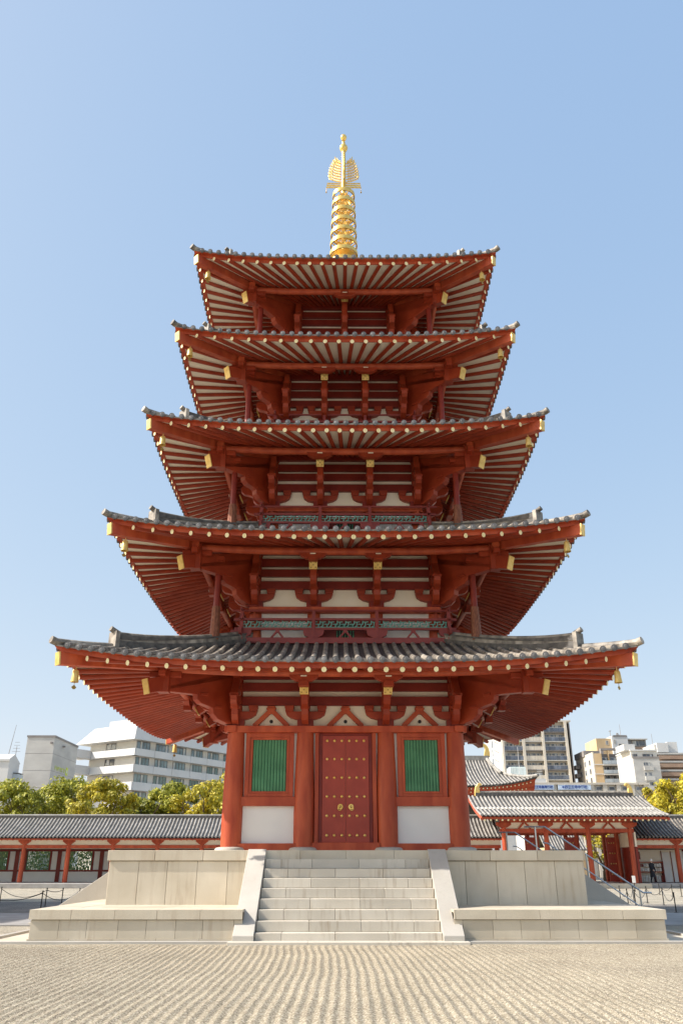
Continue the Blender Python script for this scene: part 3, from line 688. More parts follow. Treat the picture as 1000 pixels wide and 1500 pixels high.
def corridor(name,x0,x1,label,cols,booth=False):
    T=thing(name,label,'corridor',((x0+x1)/2,YC+2,0)); ox,oy=(x0+x1)/2,YC+2
    def B(g,n,par=T,**k):
        o=g.build(n,None,**k); o.parent=par
        if par is T: o.location=(-ox,-oy,0)
        return o
    g=MB(); tiled_slope(g,x0,x1,41.3,3.72,44.3,5.33,m1='tile_pale' if not booth else 'tile'); tiled_slope(g,x0,x1,47.3,3.72,44.3,5.33)
    rf=B(g,'roof',smooth='auto')
    g=MB(); g.box(x0,x1,44.15,44.45,5.25,5.5,'tile_pan'); g.cyl((x0,44.3,5.52),(x1,44.3,5.52),.09,.09,8,'tile_pale'); g.build('ridge',rf)
    g=MB(); g.box(x0,x1,41.42,41.5,3.5,3.62,'red'); g.box(x0,x1,47.1,47.18,3.5,3.62,'red')
    g.add([(x0,41.5,3.66),(x1,41.5,3.66),(x1,44.3,5.2),(x0,44.3,5.2)],[(0,1,2,3)],'cream',.5); g.add([(x0,47.1,3.66),(x1,47.1,3.66),(x1,44.3,5.2),(x0,44.3,5.2)],[(3,2,1,0)],'cream',.5)
    n=int((x1-x0)/.45)
    for j in range(n):
        x=x0+.2+(x1-x0-.4)*j/(n-1); g.beam((x,41.4,3.52),(x,44.2,5.05),.1,.12,'red','cap')
    g.build('eave',rf)
    g=MB(); g.box(x0,x1,YC-.12,YC+.12,2.9,3.14,'red'); g.box(x0,x1,YC-.03,YC+.06,3.14,3.62,'cream',.5); g.box(x0,x1,YC-.1,YC+.1,3.55,3.68,'red'); B(g,'tie_beam')
    for x in cols:
        g=MB(); g.cyl((x,YC,.36),(x,YC,3.5),.20,.175,14,'red'); g.prism([(-.2,3.2),(.2,3.2),(.5,3.42),(.5,3.52),(-.5,3.52),(-.5,3.42)],(x,YC-.04,0),(1,0,0),(0,0,1),(0,1,0),.26,'red'); B(g,'column',smooth='auto')
    g=MB(); g.box(x0,x1,39.9,47.6,-.02,.33,'paving'); 
    B(g,'podium',bevel=.02)
    yb=46.3; P=3.62
    g=MB(); g.box(x0,x1,yb,yb+.15,.34,1.13,'plaster',.5); g.box(x0,x1,yb-.05,yb+.2,1.13,1.27,'red_dark'); g.box(x0,x1,yb-.05,yb+.2,2.72,2.9,'red_dark'); g.box(x0,x1,yb,yb+.15,2.9,3.3,'cream',.5)
    g.box(x0,x1,yb-.06,yb+.2,3.3,3.6,'red_dark')
    k0=math.floor((x0-cols[0])/P)-1
    opens=[]
    for k in range(k0,k0+int((x1-x0)/P)+4):
        c=cols[0]-1.9+k*P
        def cl(a,b,*r):
            a=max(a,x0);b=min(b,x1)
            if b-a>.02: g.box(a,b,*r)
        cl(c-.17,c+.17,yb-.08,yb+.22,.34,2.72,'red_dark')
        for sg in(-1,1):
            a,b=sorted((c+sg*.17,c+sg*.66)); cl(a,b,yb,yb+.15,1.27,2.72,'plaster',.5)
            a,b=sorted((c+sg*.66,c+sg*.82)); cl(a,b,yb-.04,yb+.2,1.27,2.72,'red_dark')
        a=max(c+.82,x0); b=min(c+P-.82,x1)
        if b-a>.3: opens.append((a,b))
    B(g,'back_wall')
    for a,b in opens:
        g=MB(); n=max(2,int((b-a)/.13))
        for q in range(n): x=a+(b-a)*(q+.5)/n; g.box(x-.032,x+.032,yb+.03,yb+.1,1.27,2.72,'green')
        B(g,'lattice_window')
    return T,B
fc=lambda p,d:xat(p,d,.4)
cx=[fc(95.5,71.5)+3.62*k for k in range(-8,9)]
corridor('corridor',cx[0]-.5,13.2,'long tiled red and white corridor with lattice windows reaching behind the pagoda from the left',[x for x in cx if x<12])
c2=[fc(999,71.5)+3.62*k for k in range(0,7)]
TR,BR=corridor('corridor',23.95,46,'short tiled corridor joined to the right end of the gate, with a booklet booth',c2,booth=True)
def booth():
    t=thing('booklet_booth','white booth with rows of booklets on red shelves under the right corridor','booth',(26.5,44.6,.33))
    def b(g,n): return g.build(n,t)
    x0=xat(934,73.5)-26.5; x1=xat(1004,73.5)-26.5; W_=x1-x0
    g=MB(); g.box(x0,x1,.0,.2,0,2.5,'cream',.5); b(g,'panel')
    g=MB(); xe=x0+W_*.52
    for z in(.75,1.5): g.box(x0,xe,-.45,.0,z,z+.06,'red')
    for x in(x0,xe): g.box(x-.04,x+.04,-.45,0,.0,1.6,'red_dark')
    sh=b(g,'shelf')
    rnd=random.Random(2)
    for z in(.81,.0,1.15):
        g=MB(); x=x0+.1
        while x<xe-.2:
            w=rnd.uniform(.12,.2); g.box(x,x+w,-.35,-.31,z+.03,z+rnd.uniform(.22,.3)+(.25 if z==0 else 0),'paper' if rnd.random()<.8 else 'red_dark'); x+=w+.05
        g.build('booklets',sh)
    for q,(a,c) in enumerate(((.56,.72),(.76,.84),(.88,.99))):
        g=MB(); g.box(x0+W_*a,x0+W_*c,-.06,-.004,0.02,2.3,'plaster',.5); g.box(x0+W_*a-.06,x0+W_*a-.01,-.07,-.003,0,2.4,'red_dark'); b(g,'sliding_panel')
    g=MB()
    g.box(x0+.15,x0+.42,-.03,-.004,1.75,2.35,'red_dark'); b(g,'poster')
booth()
# ---------------------------------------------------------------- gate
def gold_fish(x,y,z,h,sg,par,m='gold_paint'):
    g=MB(); pr=[(-.28,0),(.22,0),(.20,.45),(.12,.75),(-.05,.98),(-.30,1.06),(-.42,.98),(-.40,.84),(-.22,.80),(-.16,.62),(-.24,.3)]
    g.prism([(a*h*-sg,b*h) for a,b in pr],(x,y,z),(1,0,0),(0,0,1),(0,1,0),.34,m); o=g.build('ridge_finial',par,bevel=.03); return o
def gate():
    de=67.5; dr=73.5; x0=xat(705,de,5.3); x1=xat(980,de,5.3); ye=de-CY; yr=dr-CY; ze=5.22; zr_=7.08; yb=2*yr-ye
    xc=(x0+x1)/2; T=thing('gate','red gate with pale tiled roof and gilt ridge ends behind the platform on the right','gate',(xc,yr,0))
    def B(g,n,par=None,**k):
        o=g.build(n,par or T,**k); 
        if par is None: o.location=(-xc,-yr,0)
        return o
    g=MB(); tiled_slope(g,x0,x1,ye,ze,yr,zr_,rib=.33,rad=.085,m1='tile_pale',sag=.2); tiled_slope(g,x0,x1,yb,ze,yr,zr_,rib=.33,rad=.085,sag=.2); rf=B(g,'roof',smooth='auto')
    g=MB(); g.box(x0+.6,x1-.6,yr-.2,yr+.2,zr_-.05,zr_+.28,'tile_pan'); g.cyl((x0+.6,yr,zr_+.32),(x1-.6,yr,zr_+.32),.12,.12,8,'tile'); g.build('ridge',rf)
    for sg,x in((1,x0+.75),(-1,x1-.75)): gold_fish(x,yr,zr_+.02,1.02,sg,rf)
    for x in(x0+.03,x1-.03):
        g=MB(); g.tube([(x,ye+.1,ze-.24),(x,(ye+yr)/2,(ze+zr_)/2-.42),(x,yr,zr_-.26)],.14,4,'red'); g.tube([(x,yb-.1,ze-.24),(x,(yb+yr)/2,(ze+zr_)/2-.42),(x,yr,zr_-.26)],.14,4,'red'); g.build('bargeboard',rf)
    g=MB(); g.box(x0,x1,ye+.12,ye+.2,ze-.28,ze-.08,'red'); n=int((x1-x0)/.45)
    for j in range(n):
        x=x0+.25+(x1-x0-.5)*j/(n-1); g.cyl((x,yr,zr_-.5),(x,ye+.08,ze-.34),.08,.08,8,'red',capm='cap')
    g.add([(x0,ye+.2,ze-.12),(x1,ye+.2,ze-.12),(x1,yr,zr_-.2),(x0,yr,zr_-.2)],[(0,1,2,3)],'cream',.5); g.build('eave',rf)
    cols=[xat(p,70,.5) for p in(743,806,869,932)]; yf=70-CY
    for y in(yf,yf+3.5,yf+7):
        for x in cols:
            g=MB(); g.cyl((x,y,.33),(x,y,4.4),.21,.19,14,'red'); 
            if y==yf: g.prism([(-.22,4.4),(.22,4.4),(.6,4.62),(.6,4.8),(-.6,4.8),(-.6,4.62)],(x,y-.05,0),(1,0,0),(0,0,1),(0,1,0),.3,'red')
            B(g,'column',smooth='auto')
        g=MB(); xa,xb=cols[0]-.3,cols[-1]+.3; g.box(xa,xb,y-.12,y+.12,4.05,4.33,'red'); g.box(xa,xb,y-.02,y+.08,4.33,4.9,'cream',.5); g.box(xa,xb,y-.12,y+.12,4.8,5.0,'red')
        for a,b in zip(cols,cols[1:]):
            m=(a+b)/2
            for sg in(-1,1): g.beam((m+sg*.5,y-.06,4.33),(m+sg*.06,y-.06,4.78),.13,.12,'red',up=(0,1,0))
        B(g,'tie_beam')
    ym=yf+3.5
    for x,an in((cols[0]+.75,0),(cols[1]-.15,0),(cols[1]+2.0,1),(cols[2]-.55,1),(cols[2]+1.6,1)):
        pass
    for px in(778,838,898):
        x=xat(px,73.5,2); g=MB(); g.box(x-.42,x+.42,ym-.06,ym+.06,.4,3.8,'door_red')
        for r in range(4):
            for q in(-.2,0,.2): g.cyl((x+q,ym-.06,.95+.8*r),(x+q,ym-.1,.95+.8*r),.06,.04,8,'gold_paint')
        B(g,'door_leaf')
    g=MB(); g.box(cols[0]-2,cols[-1]+.8,yf-1.2,yf+8.2,-.02,.32,'stone'); B(g,'podium',bevel=.02)
    g=MB(); g.box(cols[-1]+.3,cols[-1]+.45,yf,yf+7,3.0,4.1,'cream',.5); g.box(cols[-1]+.28,cols[-1]+.47,yf,yf+7,.33,3.0,'red_dark',.5); B(g,'side_wall')
gate()
# people
def person():
    d=71; x=xat(955.5,d,1.2); me=bpy.data.meshes.new('person'); 
    J=[((0,0,.92),.15),((0,0,1.15),.155),((0,0,1.38),.15),((0,0,1.47),.065),((.0,-.02,1.55),.06),
       ((-.09,0,.85),.11),((-.16,-.05,.48),.075),((-.24,.06,.09),.05),((-.27,-.08,.04),.04),
       ((.09,0,.85),.11),((.17,-.02,.48),.075),((.30,.08,.12),.05),((.36,-.02,.05),.04),
       ((-.19,0,1.38),.065),((-.25,-.03,1.12),.05),((-.20,-.22,.98),.04),((-.19,-.29,.96),.035),
       ((.19,0,1.38),.065),((.26,.0,1.12),.05),((.25,-.10,.88),.04),((.25,-.13,.80),.032)]
    E=[(0,1),(1,2),(2,3),(3,4),(0,5),(5,6),(6,7),(7,8),(0,9),(9,10),(10,11),(11,12),(2,13),(13,14),(14,15),(15,16),(2,17),(17,18),(18,19),(19,20)]
    me.from_pydata([j[0] for j in J],E,[]); me.materials.append(MATS['coat'])
    o=bpy.data.objects.new('person',me); COL.objects.link(o); o.location=(x,d-CY,.33); o.rotation_euler=(0,0,R(25))
    m=o.modifiers.new('skin','SKIN'); 
    for v,j in zip(me.skin_vertices[0].data,J): v.radius=(j[1],j[1]*.8)
    me.skin_vertices[0].data[0].use_root=True
    o.modifiers.new('sub','SUBSURF').levels=2; o.modifiers['sub'].render_levels=2
    tag(o,'person in a long black coat and white hat walking past the booklet booth','person')
    g=MB(); g.lathe([(.03,-.13),(.065,-.10),(.085,-.03),(.092,.03),(.085,.09),(.05,.125),(.01,.13)],14,'skin',(0,-.03,1.58),.5)
    g.lathe([(.012,-.03),(.02,0),(.008,.03)],6,'skin',(0,-.125,1.575),.5)
    for sx in(-1,1): g.lathe([(.006,-.03),(.018,0),(.006,.03)],6,'skin',(sx*.088,-.02,1.58),.5)
    for sx in(-1,1): g.lathe([(.004,-.01),(.012,0),(.004,.01)],6,'black',(sx*.035,-.108,1.60),.5)
    for sx,c in((-1,(-.19,-.33,.95)),(1,(.25,-.15,.75))):
        g.lathe([(.015,-.05),(.035,-.02),(.036,.02),(.02,.045)],8,'skin',c,.5)
        for q in range(4): g.cyl((c[0]-.024+.016*q,c[1]-.01,c[2]-.03),(c[0]-.024+.016*q,c[1]-.025,c[2]-.085-.01*(q in(1,2))),.008,.006,5,'skin')
        g.cyl((c[0]+sx*-.03,c[1]-.01,c[2]),(c[0]+sx*-.045,c[1]-.03,c[2]-.045),.009,.007,5,'skin')
    g.build('head',o,smooth='auto')
    g=MB(); g.lathe([(.12,1.62),(.125,1.635),(.10,1.65),(.098,1.72),(.07,1.765),(.01,1.775)],16,'hat',(0,-.02,0),.5); g.build('hat',o,smooth='auto')
    g=MB(); g.lathe([(.235,.42),(.22,.6),(.19,.95),(.18,1.15),(.20,1.33),(.12,1.45),(.07,1.47)],16,'coat',(0,.0,0),.5); c=g.build('coat',o,smooth='auto'); c.scale=(1,.75,1)
person()
# ---------------------------------------------------------------- chain posts
def posts():
    RR=[(909,1312.5,.62),(921,1322,.66),(929,1315.5,.66),(932,1323.5,.66),(949,1317.5,.68),(973,1320.5,.68),(991,1330,.66)]
    R2=[(967,1307,.6),(986,1309,.6),(999,1309,.6)]
    LL=[(1,1317,.66),(67,1322,.70),(90.5,1322,.70)]
    L2=[(-40,1331,.7),(60,1330,.72),(116,1317,.6)]
    order=['first','second','third','fourth','fifth','sixth','seventh']
    first=[None]
    def row(pts,desc,grp):
        tops=[]
        for k,(px,py,h) in enumerate(pts):
            d=1289*1.6/(py-1268); x=xat(px,d,0); y=d-CY
            if px<-30: lab='black chain post just outside the frame on the left'
            lab='slim black chain post, %s from the left in the %s'%(order[k],desc)
            if first[0] is None:
                g=MB(); g.cyl((0,0,0),(0,0,.66),.022,.022,8,'black_iron'); g.lathe([(.022,.66),(.032,.67),(.03,.70),(.01,.715)],8,'black_iron'); g.lathe([(.09,-.0),(.09,.012),(.03,.02)],10,'black_iron')
                o=g.build('chain_post',None); first[0]=o
            else: o=first[0].copy(); COL.objects.link(o)
            o.location=(x,y,0); o.scale=(1,1,h/.68); tag(o,lab,'post',grp); tops.append((x,y,h-.06))
        for k,(a,b) in enumerate(zip(tops,tops[1:])):
            g=MB(); L=math.dist(a,b); sag=min(.32,.10*L); n=12; P=[]
            mx=Vector(((a[0]+b[0])/2,(a[1]+b[1])/2,0))
            for j in range(n+1):
                u=j/n; P.append((a[0]+(b[0]-a[0])*u-mx.x,a[1]+(b[1]-a[1])*u-mx.y,a[2]+(b[2]-a[2])*u-sag*4*u*(1-u)))
            g.tube(P,.013,5,'black_iron'); o=g.build('chain',None,loc=(mx.x,mx.y,0)); tag(o,'black chain between %s and %s posts, %s'%(order[k],order[k+1],desc),'chain','chains between the black posts')
    row(RR,'near row right of the platform','black chain posts right of the platform'); row(R2,'far row before the booklet booth','black chain posts right of the platform')
    row(LL,'far row left of the platform','black chain posts left of the platform'); row(L2,'near row left of the platform','black chain posts left of the platform')
posts()
def small_sign():
    d=2062/(1303-1268); x=xat(929,d,.5); t=thing('notice_board','small white notice board on a post in front of the gate','notice',(x,d-CY,0))
    g=MB(); g.cyl((0,0,0),(0,0,.9),.03,.03,8,'black_iron'); g.build('post',t)
    g=MB(); g.box(-.11,.11,-.05,-.03,.55,.98,'plaster',.5); g.build('board',t)
small_sign()
# ---------------------------------------------------------------- trees
def tree(px,d,ztop,rad,leaf,label,seed,n=9000,zlow=2.6,ls=.17):
    rnd=random.Random(seed); x=xat(px,d,ztop*.6); T=thing('camphor_tree',label,'tree',(x,d-CY,0),'trees behind the corridor')
    g=MB(); cl=[]
    tips=[]
    g.cyl((0,0,0),(rnd.uniform(-.3,.3),0,zlow*.9),.34,.24,9,'bark'); base=Vector((0,0,zlow*.85))
    for k in range(9):
        a=2*math.pi*k/9+rnd.uniform(-.3,.3); rr=rad*rnd.uniform(.35,.75); z=zlow+(ztop-zlow)*rnd.uniform(.35,.8)
        m=base+Vector((rr*.4*math.cos(a),rr*.4*math.sin(a),(z-base.z)*.45)); e=Vector((rr*math.cos(a),rr*math.sin(a),z))
        g.cyl(base,m,.15,.10,7,'bark'); g.cyl(m,e,.10,.04,6,'bark')
        for q in range(3):
            f=e+Vector((rnd.uniform(-1,1)*rad*.3,rnd.uniform(-1,1)*rad*.3,rnd.uniform(.0,.25)*(ztop-zlow))); g.cyl(e,f,.04,.015,5,'bark')
    g.build('trunk',T)
    ncl=int(80*(rad/4)**1.5)
    for k in range(ncl):
        u=rnd.random()*2*math.pi; ph=rnd.uniform(-.35,1)*math.pi/2; q=rnd.uniform(.72,1.0) if rnd.random()<.8 else rnd.uniform(.3,.7)
        h=(ztop-zlow)/2*1.05; c=Vector((rad*q*math.cos(u)*math.cos(ph),rad*q*math.sin(u)*math.cos(ph),zlow+h*.75+(ztop-zlow-h*.75)*q*math.sin(ph)))
        cl.append((c,rnd.uniform(.12,.24)*rad+.1,rnd.uniform(-.2,.2)))
    g=MB(); per=n//ncl
    for c,r,tt in cl:
        for k in range(per):
            v=Vector((rnd.gauss(0,1),rnd.gauss(0,1),rnd.gauss(0,1))); v.normalize(); v*=r*rnd.uniform(.55,1.05); v.z*=.72
            p=c+v; nn=(v.normalized()+Vector((rnd.uniform(-1,1),rnd.uniform(-1,1),rnd.uniform(-.4,1)))*.8).normalized()
            a=nn.orthogonal().normalized(); b=nn.cross(a); s=ls*rnd.uniform(.6,1.3); an=rnd.uniform(0,6.28); a2=a*math.cos(an)+b*math.sin(an); b2=nn.cross(a2)
            t=min(1,max(0,.5+tt+rnd.gauss(0,.2)))
            g.add([p-a2*s,p+b2*s*.55,p+a2*s,p-b2*s*.55],[(0,1,2,3)],leaf,t)
    g.build('crown',T)
tree(14,84,9.0,4.4,'leaf_green','dark green round tree at the left edge of the frame behind the corridor',1)
tree(84,90,9.9,4.3,'leaf_green','green tree in front of the windowless concrete block',2)
tree(150,82,9.3,3.6,'leaf_yellow','yellow green tree with a visible forked trunk before the white office block',3)
tree(112,98,10.7,3.8,'leaf_green','green tree half hidden between the green and the yellow tree left of the pagoda',4,n=6000)
tree(197,88,7.9,3.2,'leaf_green','low dark green tree right of the yellow tree',5,n=7000)
tree(247,88,9.2,3.7,'leaf_green','bright green round tree below the office balconies',6)
tree(300,84,9.2,3.6,'leaf_yellow','dense yellow green tree beside the left corner column',7)
tree(345,88,10.6,3.4,'leaf_yellow','golden yellow tree almost hidden behind the left corner column',8,n=7000)
tree(975,84,8.9,3.0,'leaf_yellow','yellow green tree above the right end of the gate roof',9)
tree(1016,80,9.8,3.6,'leaf_yellow','tall yellow tree cut by the right edge of the frame',10)
tree(882,100,6.3,2.6,'leaf_yellow','small yellow tree seen through the gate opening',11,n=3500,zlow=1.2)
# ---------------------------------------------------------------- city behind
class Bld:
    """box building whose local x runs along its front and local y goes inward"""
    def __init__(s,name,label,cat,pL,pR,dL,dR,depth):
        zz=EYE+12; a=Vector((xat(pL,dL,zz),dL-CY)); b=Vector((xat(pR,dR,zz),dR-CY)); v=b-a; s.L=v.length
        s.T=thing(name,label,cat,(a.x,a.y,0),rz=math.atan2(v.y,v.x)); s.D=depth
    def part(s,g,n,par=None,**k):
        return g.build(n,par or s.T,**k)
def win(b,par,x0,x1,z0,z1,y=0,axis='x',panes=2,glass='window_glass',fr='white_wall'):
    """a window lying on the front (axis x) or on the left side wall (axis y)"""
    g=MB(); 
    def bx(a,c,o0,o1,d,e,m):
        if axis=='x': g.box(a,c,y+o0,y+o1,d,e,m)
        else: g.box(y+o0,y+o1,a,c,d,e,m)
    bx(x0,x1,-.03,.02,z0,z1,glass)
    fw=.09
    for a,c,d,e in((x0,x1,z0,z0+fw),(x0,x1,z1-fw,z1)): bx(a,c,-.08,-.031,d,e,fr)
    for q in range(panes+1):
        x=x0+(x1-x0-fw)*q/panes; bx(x,x+fw,-.08,-.031,z0+fw,z1-fw,fr)
    if panes>1: 
        q=random.randrange(panes); w=(x1-x0)/panes; bx(x0+w*q+.12,x0+w*(q+.6),-.031,-.0305,z0+.1,z1-.1,'curtain')
    return b.part(g,'window',par)
def office():
    b=Bld('office_building','long white office block with balcony bands and sloped top storey left of the pagoda','building',192,345,175,203,15)
    z=lambda y:1.6+(1268-y)/7.37
    L=b.L+22; D=15; g=MB(); zt=z(1064); ze=z(1087)
    g.box(.9,L,.9,D,0,ze,'white_wall_warm',.5); 
    wall=b.part(g,'wall')
    g=MB(); o=-.9; vs=[(o,o,ze),(L,o,ze),(L,D+.9,ze),(o,D+.9,ze),(.25,.9,zt),(L,.9,zt),(L,D-1.2,zt),(2.2,D-1.8,zt)]
    vs=[(-1.2,-.6,ze-.2),(L,-.6,ze-.2),(L,D+2.4,ze-.2),(-1.2,D+2.4,ze-.2),(-.3,-.1,zt),(L,-.1,zt),(L,D-1,zt),(.6,D-1.0,zt)]
    g.add(vs,[(3,2,1,0),(4,5,6,7),(0,1,5,4),(1,2,6,5),(2,3,7,6),(3,0,4,7)],'white_wall',.5)
    rf=b.part(g,'roof')
    g=MB(); g.box(2,12,3,11,zt+.003,zt+1.5,'concrete',.5); g.box(4,7,4,6,zt+1.5,zt+2.6,'concrete_dark',.5); 
    for x in(3,9): g.cyl((x,5,zt+1.5),(x,5,zt+4.5),.06,.04,6,'concrete_dark')
    b.part(g,'rooftop_plant',rf)
    fl=[(1091,1100,1101.6,1112),(1115,1124,1125.5,1136.5),(1140,1149.5,1151,1163),(1166,1175,1177,1189),(1192,1201,1203,1215)]
    for w0,w1,b0,b1 in fl:
        g=MB(); zb0,zb1=z(b1),z(b0)
        n=int(L/5.6)
        for k in range(n+1):
            a=-.3+5.6*k; g.box(a+.04,min(a+5.56,L),-.3,-.1,zb0,zb1,'white_wall')
        g.box(-.3,L,-.1,.9,zb0,zb0+.3,'white_wall')
        for k in range(4): g.box(-.5,-.3,-.3+4.4*k+.04,-.3+4.4*(k+1)-.04,zb0,zb1,'white_wall')
        g.box(-.3,.9,-.1,D,zb0,zb0+.3,'white_wall')
        b.part(g,'balcony')
        k=0; x=1.0
        while x<L-4:
            win(b,wall,x,x+3.9,zb1+.02,z(w0)+.3,.9,panes=4,fr='concrete_dark'); x+=5.6
        win(b,wall,7,10,zb1+.3,z(w0)+.2,.9,'y',panes=2,fr='concrete_dark')
    g=MB(); 
    for w0,w1,b0,b1 in fl[:3]: g.box(-5.5,-.52,13.0,16.5,z(b1),z(b0)+.3,'white_wall'); 
    g.box(-5.2,-4.8,13.2,13.6,0,z(1102),'concrete_dark'); b.part(g,'stair_landing')
office()
def block():
    b=Bld('concrete_building','windowless pale concrete block with small lime lettering on its side','building',30,71,150,150,14)
    h=22.9; g=MB(); g.box(0,b.L,0,14,0,h,'concrete',.5); w=b.part(g,'wall')
    g=MB(); 
    for x0,x1,y0,y1 in((-.1,b.L+.1,-.1,.15),(-.1,b.L+.1,13.85,14.1),(-.1,.15,.15,13.85),(b.L-.15,b.L+.1,.15,13.85)): g.box(x0,x1,y0,y1,h-.05,h+.28,'concrete_dark',.6)
    b.part(g,'parapet')
    g=MB()
    for k in range(1,7): g.box(.0,b.L,-.012,-.003,h-2.9*k,h-2.9*k+.05,'concrete_dark',.5); g.box(b.L+.003,b.L+.012,0,14,h-2.9*k,h-2.9*k+.05,'concrete_dark',.5)
    b.part(g,'panel_joint')
    g=MB(); X=b.L+.02
    # small unreadable lime letters and a square emblem
    y=2.0
    for k in range(6):
        z0=17.4; g.box(X,X+.04,y,y+.1,z0,z0+.75,'lime'); g.box(X,X+.04,y+.1,y+.6,z0+.3+.06*k,z0+.42+.06*k,'lime'); 
        if k%2: g.box(X,X+.04,y+.5,y+.6,z0,z0+.7,'lime')
        else: g.box(X,X+.04,y+.1,y+.6,z0+.66,z0+.76,'lime')
        y+=1.0
    g.box(X,X+.05,8.3,9.5,17.1,18.5,'lime'); g.box(X+.05,X+.06,8.6,9.2,17.5,18.0,'white_wall'); b.part(g,'sign_lettering')
    for (x,y,n) in((b.L-.4,-.25,'lamp'),(b.L+.25,5,'lamp')):
        g=MB(); g.box(x-.2,x+.2,y-.2,y+.2,h-1.2,h-.9,'concrete_dark'); b.part(g,'wall_lamp')
block()
def house():
    b=Bld('white_house','small white gabled building with tall antennas at the left edge of the frame','building',-14,10,140,140,16)
    s_=9.2; z=lambda y:1.6+(1268-y)/s_; L=b.L
    g=MB(); g.box(0,L,0,4.6,0,z(1121),'white_wall',.5)
    g.prism([(-.2,z(1121)+.01),(-.2,z(1118)),(1.9,z(1109)),(4.8,z(1120)),(4.8,z(1121)+.01)],(L/2,0,0),(0,1,0),(0,0,1),(1,0,0),L,'white_wall'); w=b.part(g,'wall')
    win(b,w,L-3.2,L-1.9,z(1145),z(1133),0,panes=2,fr='concrete_dark')
    g=MB(); g.box(L+.02,L+.9,2.2,4.6,z(1150),z(1138),'balcony_pale'); g.box(L+.02,L+.9,2.2,4.6,z(1137),z(1136),'concrete_dark'); b.part(g,'balcony')
    g=MB(); g.cyl((L-1.2,2,z(1113)),(L-.6,2,z(1064)),.06,.03,6,'concrete_dark'); b.part(g,'antenna')
    g=MB(); g.cyl((L-.1,2.4,z(1116)),(L-.1,2.4,z(1096)),.05,.04,6,'concrete_dark')
    for q in range(4): g.cyl((L-.8+.1*q,2.4,z(1104)+.5*q),(L+.6-.1*q,2.4,z(1104)+.5*q),.03,.03,5,'concrete_dark')
    b.part(g,'antenna')
house()
def tower():
    d=270; sc=1289/d; z=lambda y:1.6+(1268-y)/sc
    b=Bld('apartment_tower','tall apartment block with dark glass balconies and pale columns right of the pagoda','building',744,852,d,d,30)
    L=b.L; g=MB(); g.box(.4,L-.4,1.6,30,0,z(1061),'beige_wall',.5); g.box(0,1.7,1.0,30,0,z(1066),'white_wall_warm',.5); g.box(-.0,L,-.3,30.2,z(1061),z(1059),'beige_wall',.5); wall=b.part(g,'wall')
    px=lambda p:(p-744)/108*L
    for a,c in((744,747),(775,779),(805.5,809),(841,845)):
        g=MB(); g.box(px(a),px(c),-.5,1.6,0,z(1061),'beige_wall',.5); b.part(g,'column')
    g=MB(); g.box(L-1.2,L,1.6,29,0,z(1062),'concrete_dark',.5); b.part(g,'side_recess')
    fl=[1076.5,1090.7,1104.5,1119,1133,1147.5,1162,1176]
    for k,y in enumerate(fl):
        zf=z(y); g=MB(); g.box(px(747),px(841),-.2,1.6,zf-.25,zf,'white_wall_warm' if k%2 else 'concrete_dark',.5); sl=b.part(g,'floor_slab')
        for bay,(a,c) in enumerate(((747,775),(779,805.5),(809,841))):
            g=MB(); m='beige_wall' if bay==1 else 'balcony_glass'; n=6
            for q in range(n):
                u=px(a)+(px(c)-px(a))*q/n; v=px(a)+(px(c)-px(a))*(q+1)/n; g.box(u+.03,v-.03,-.25,-.18,zf+.05,zf+1.25,m)
            g.box(px(a),px(c),-.27,-.16,zf+1.25,zf+1.33,m if bay==1 else 'concrete'); b.part(g,'balcony_railing')
            w=(px(c)-px(a))
            for q in range(3): win(b,wall,px(a)+w*(q+.1)/3,px(a)+w*(q+.9)/3,zf+.1,zf+2.3,1.6,panes=2,fr='white_wall')
    # stair louvres on the narrow left wall
    for k,y in enumerate(fl):
        g=MB(); zf=z(y)
        g.beam((-.06,6,zf),(-.06,14,zf+1.8),.1,.3,'concrete_dark'); g.box(-.04,-.003,16,18,zf,zf+2.4,'window_glass'); b.part(g,'stair_louvre')
tower()
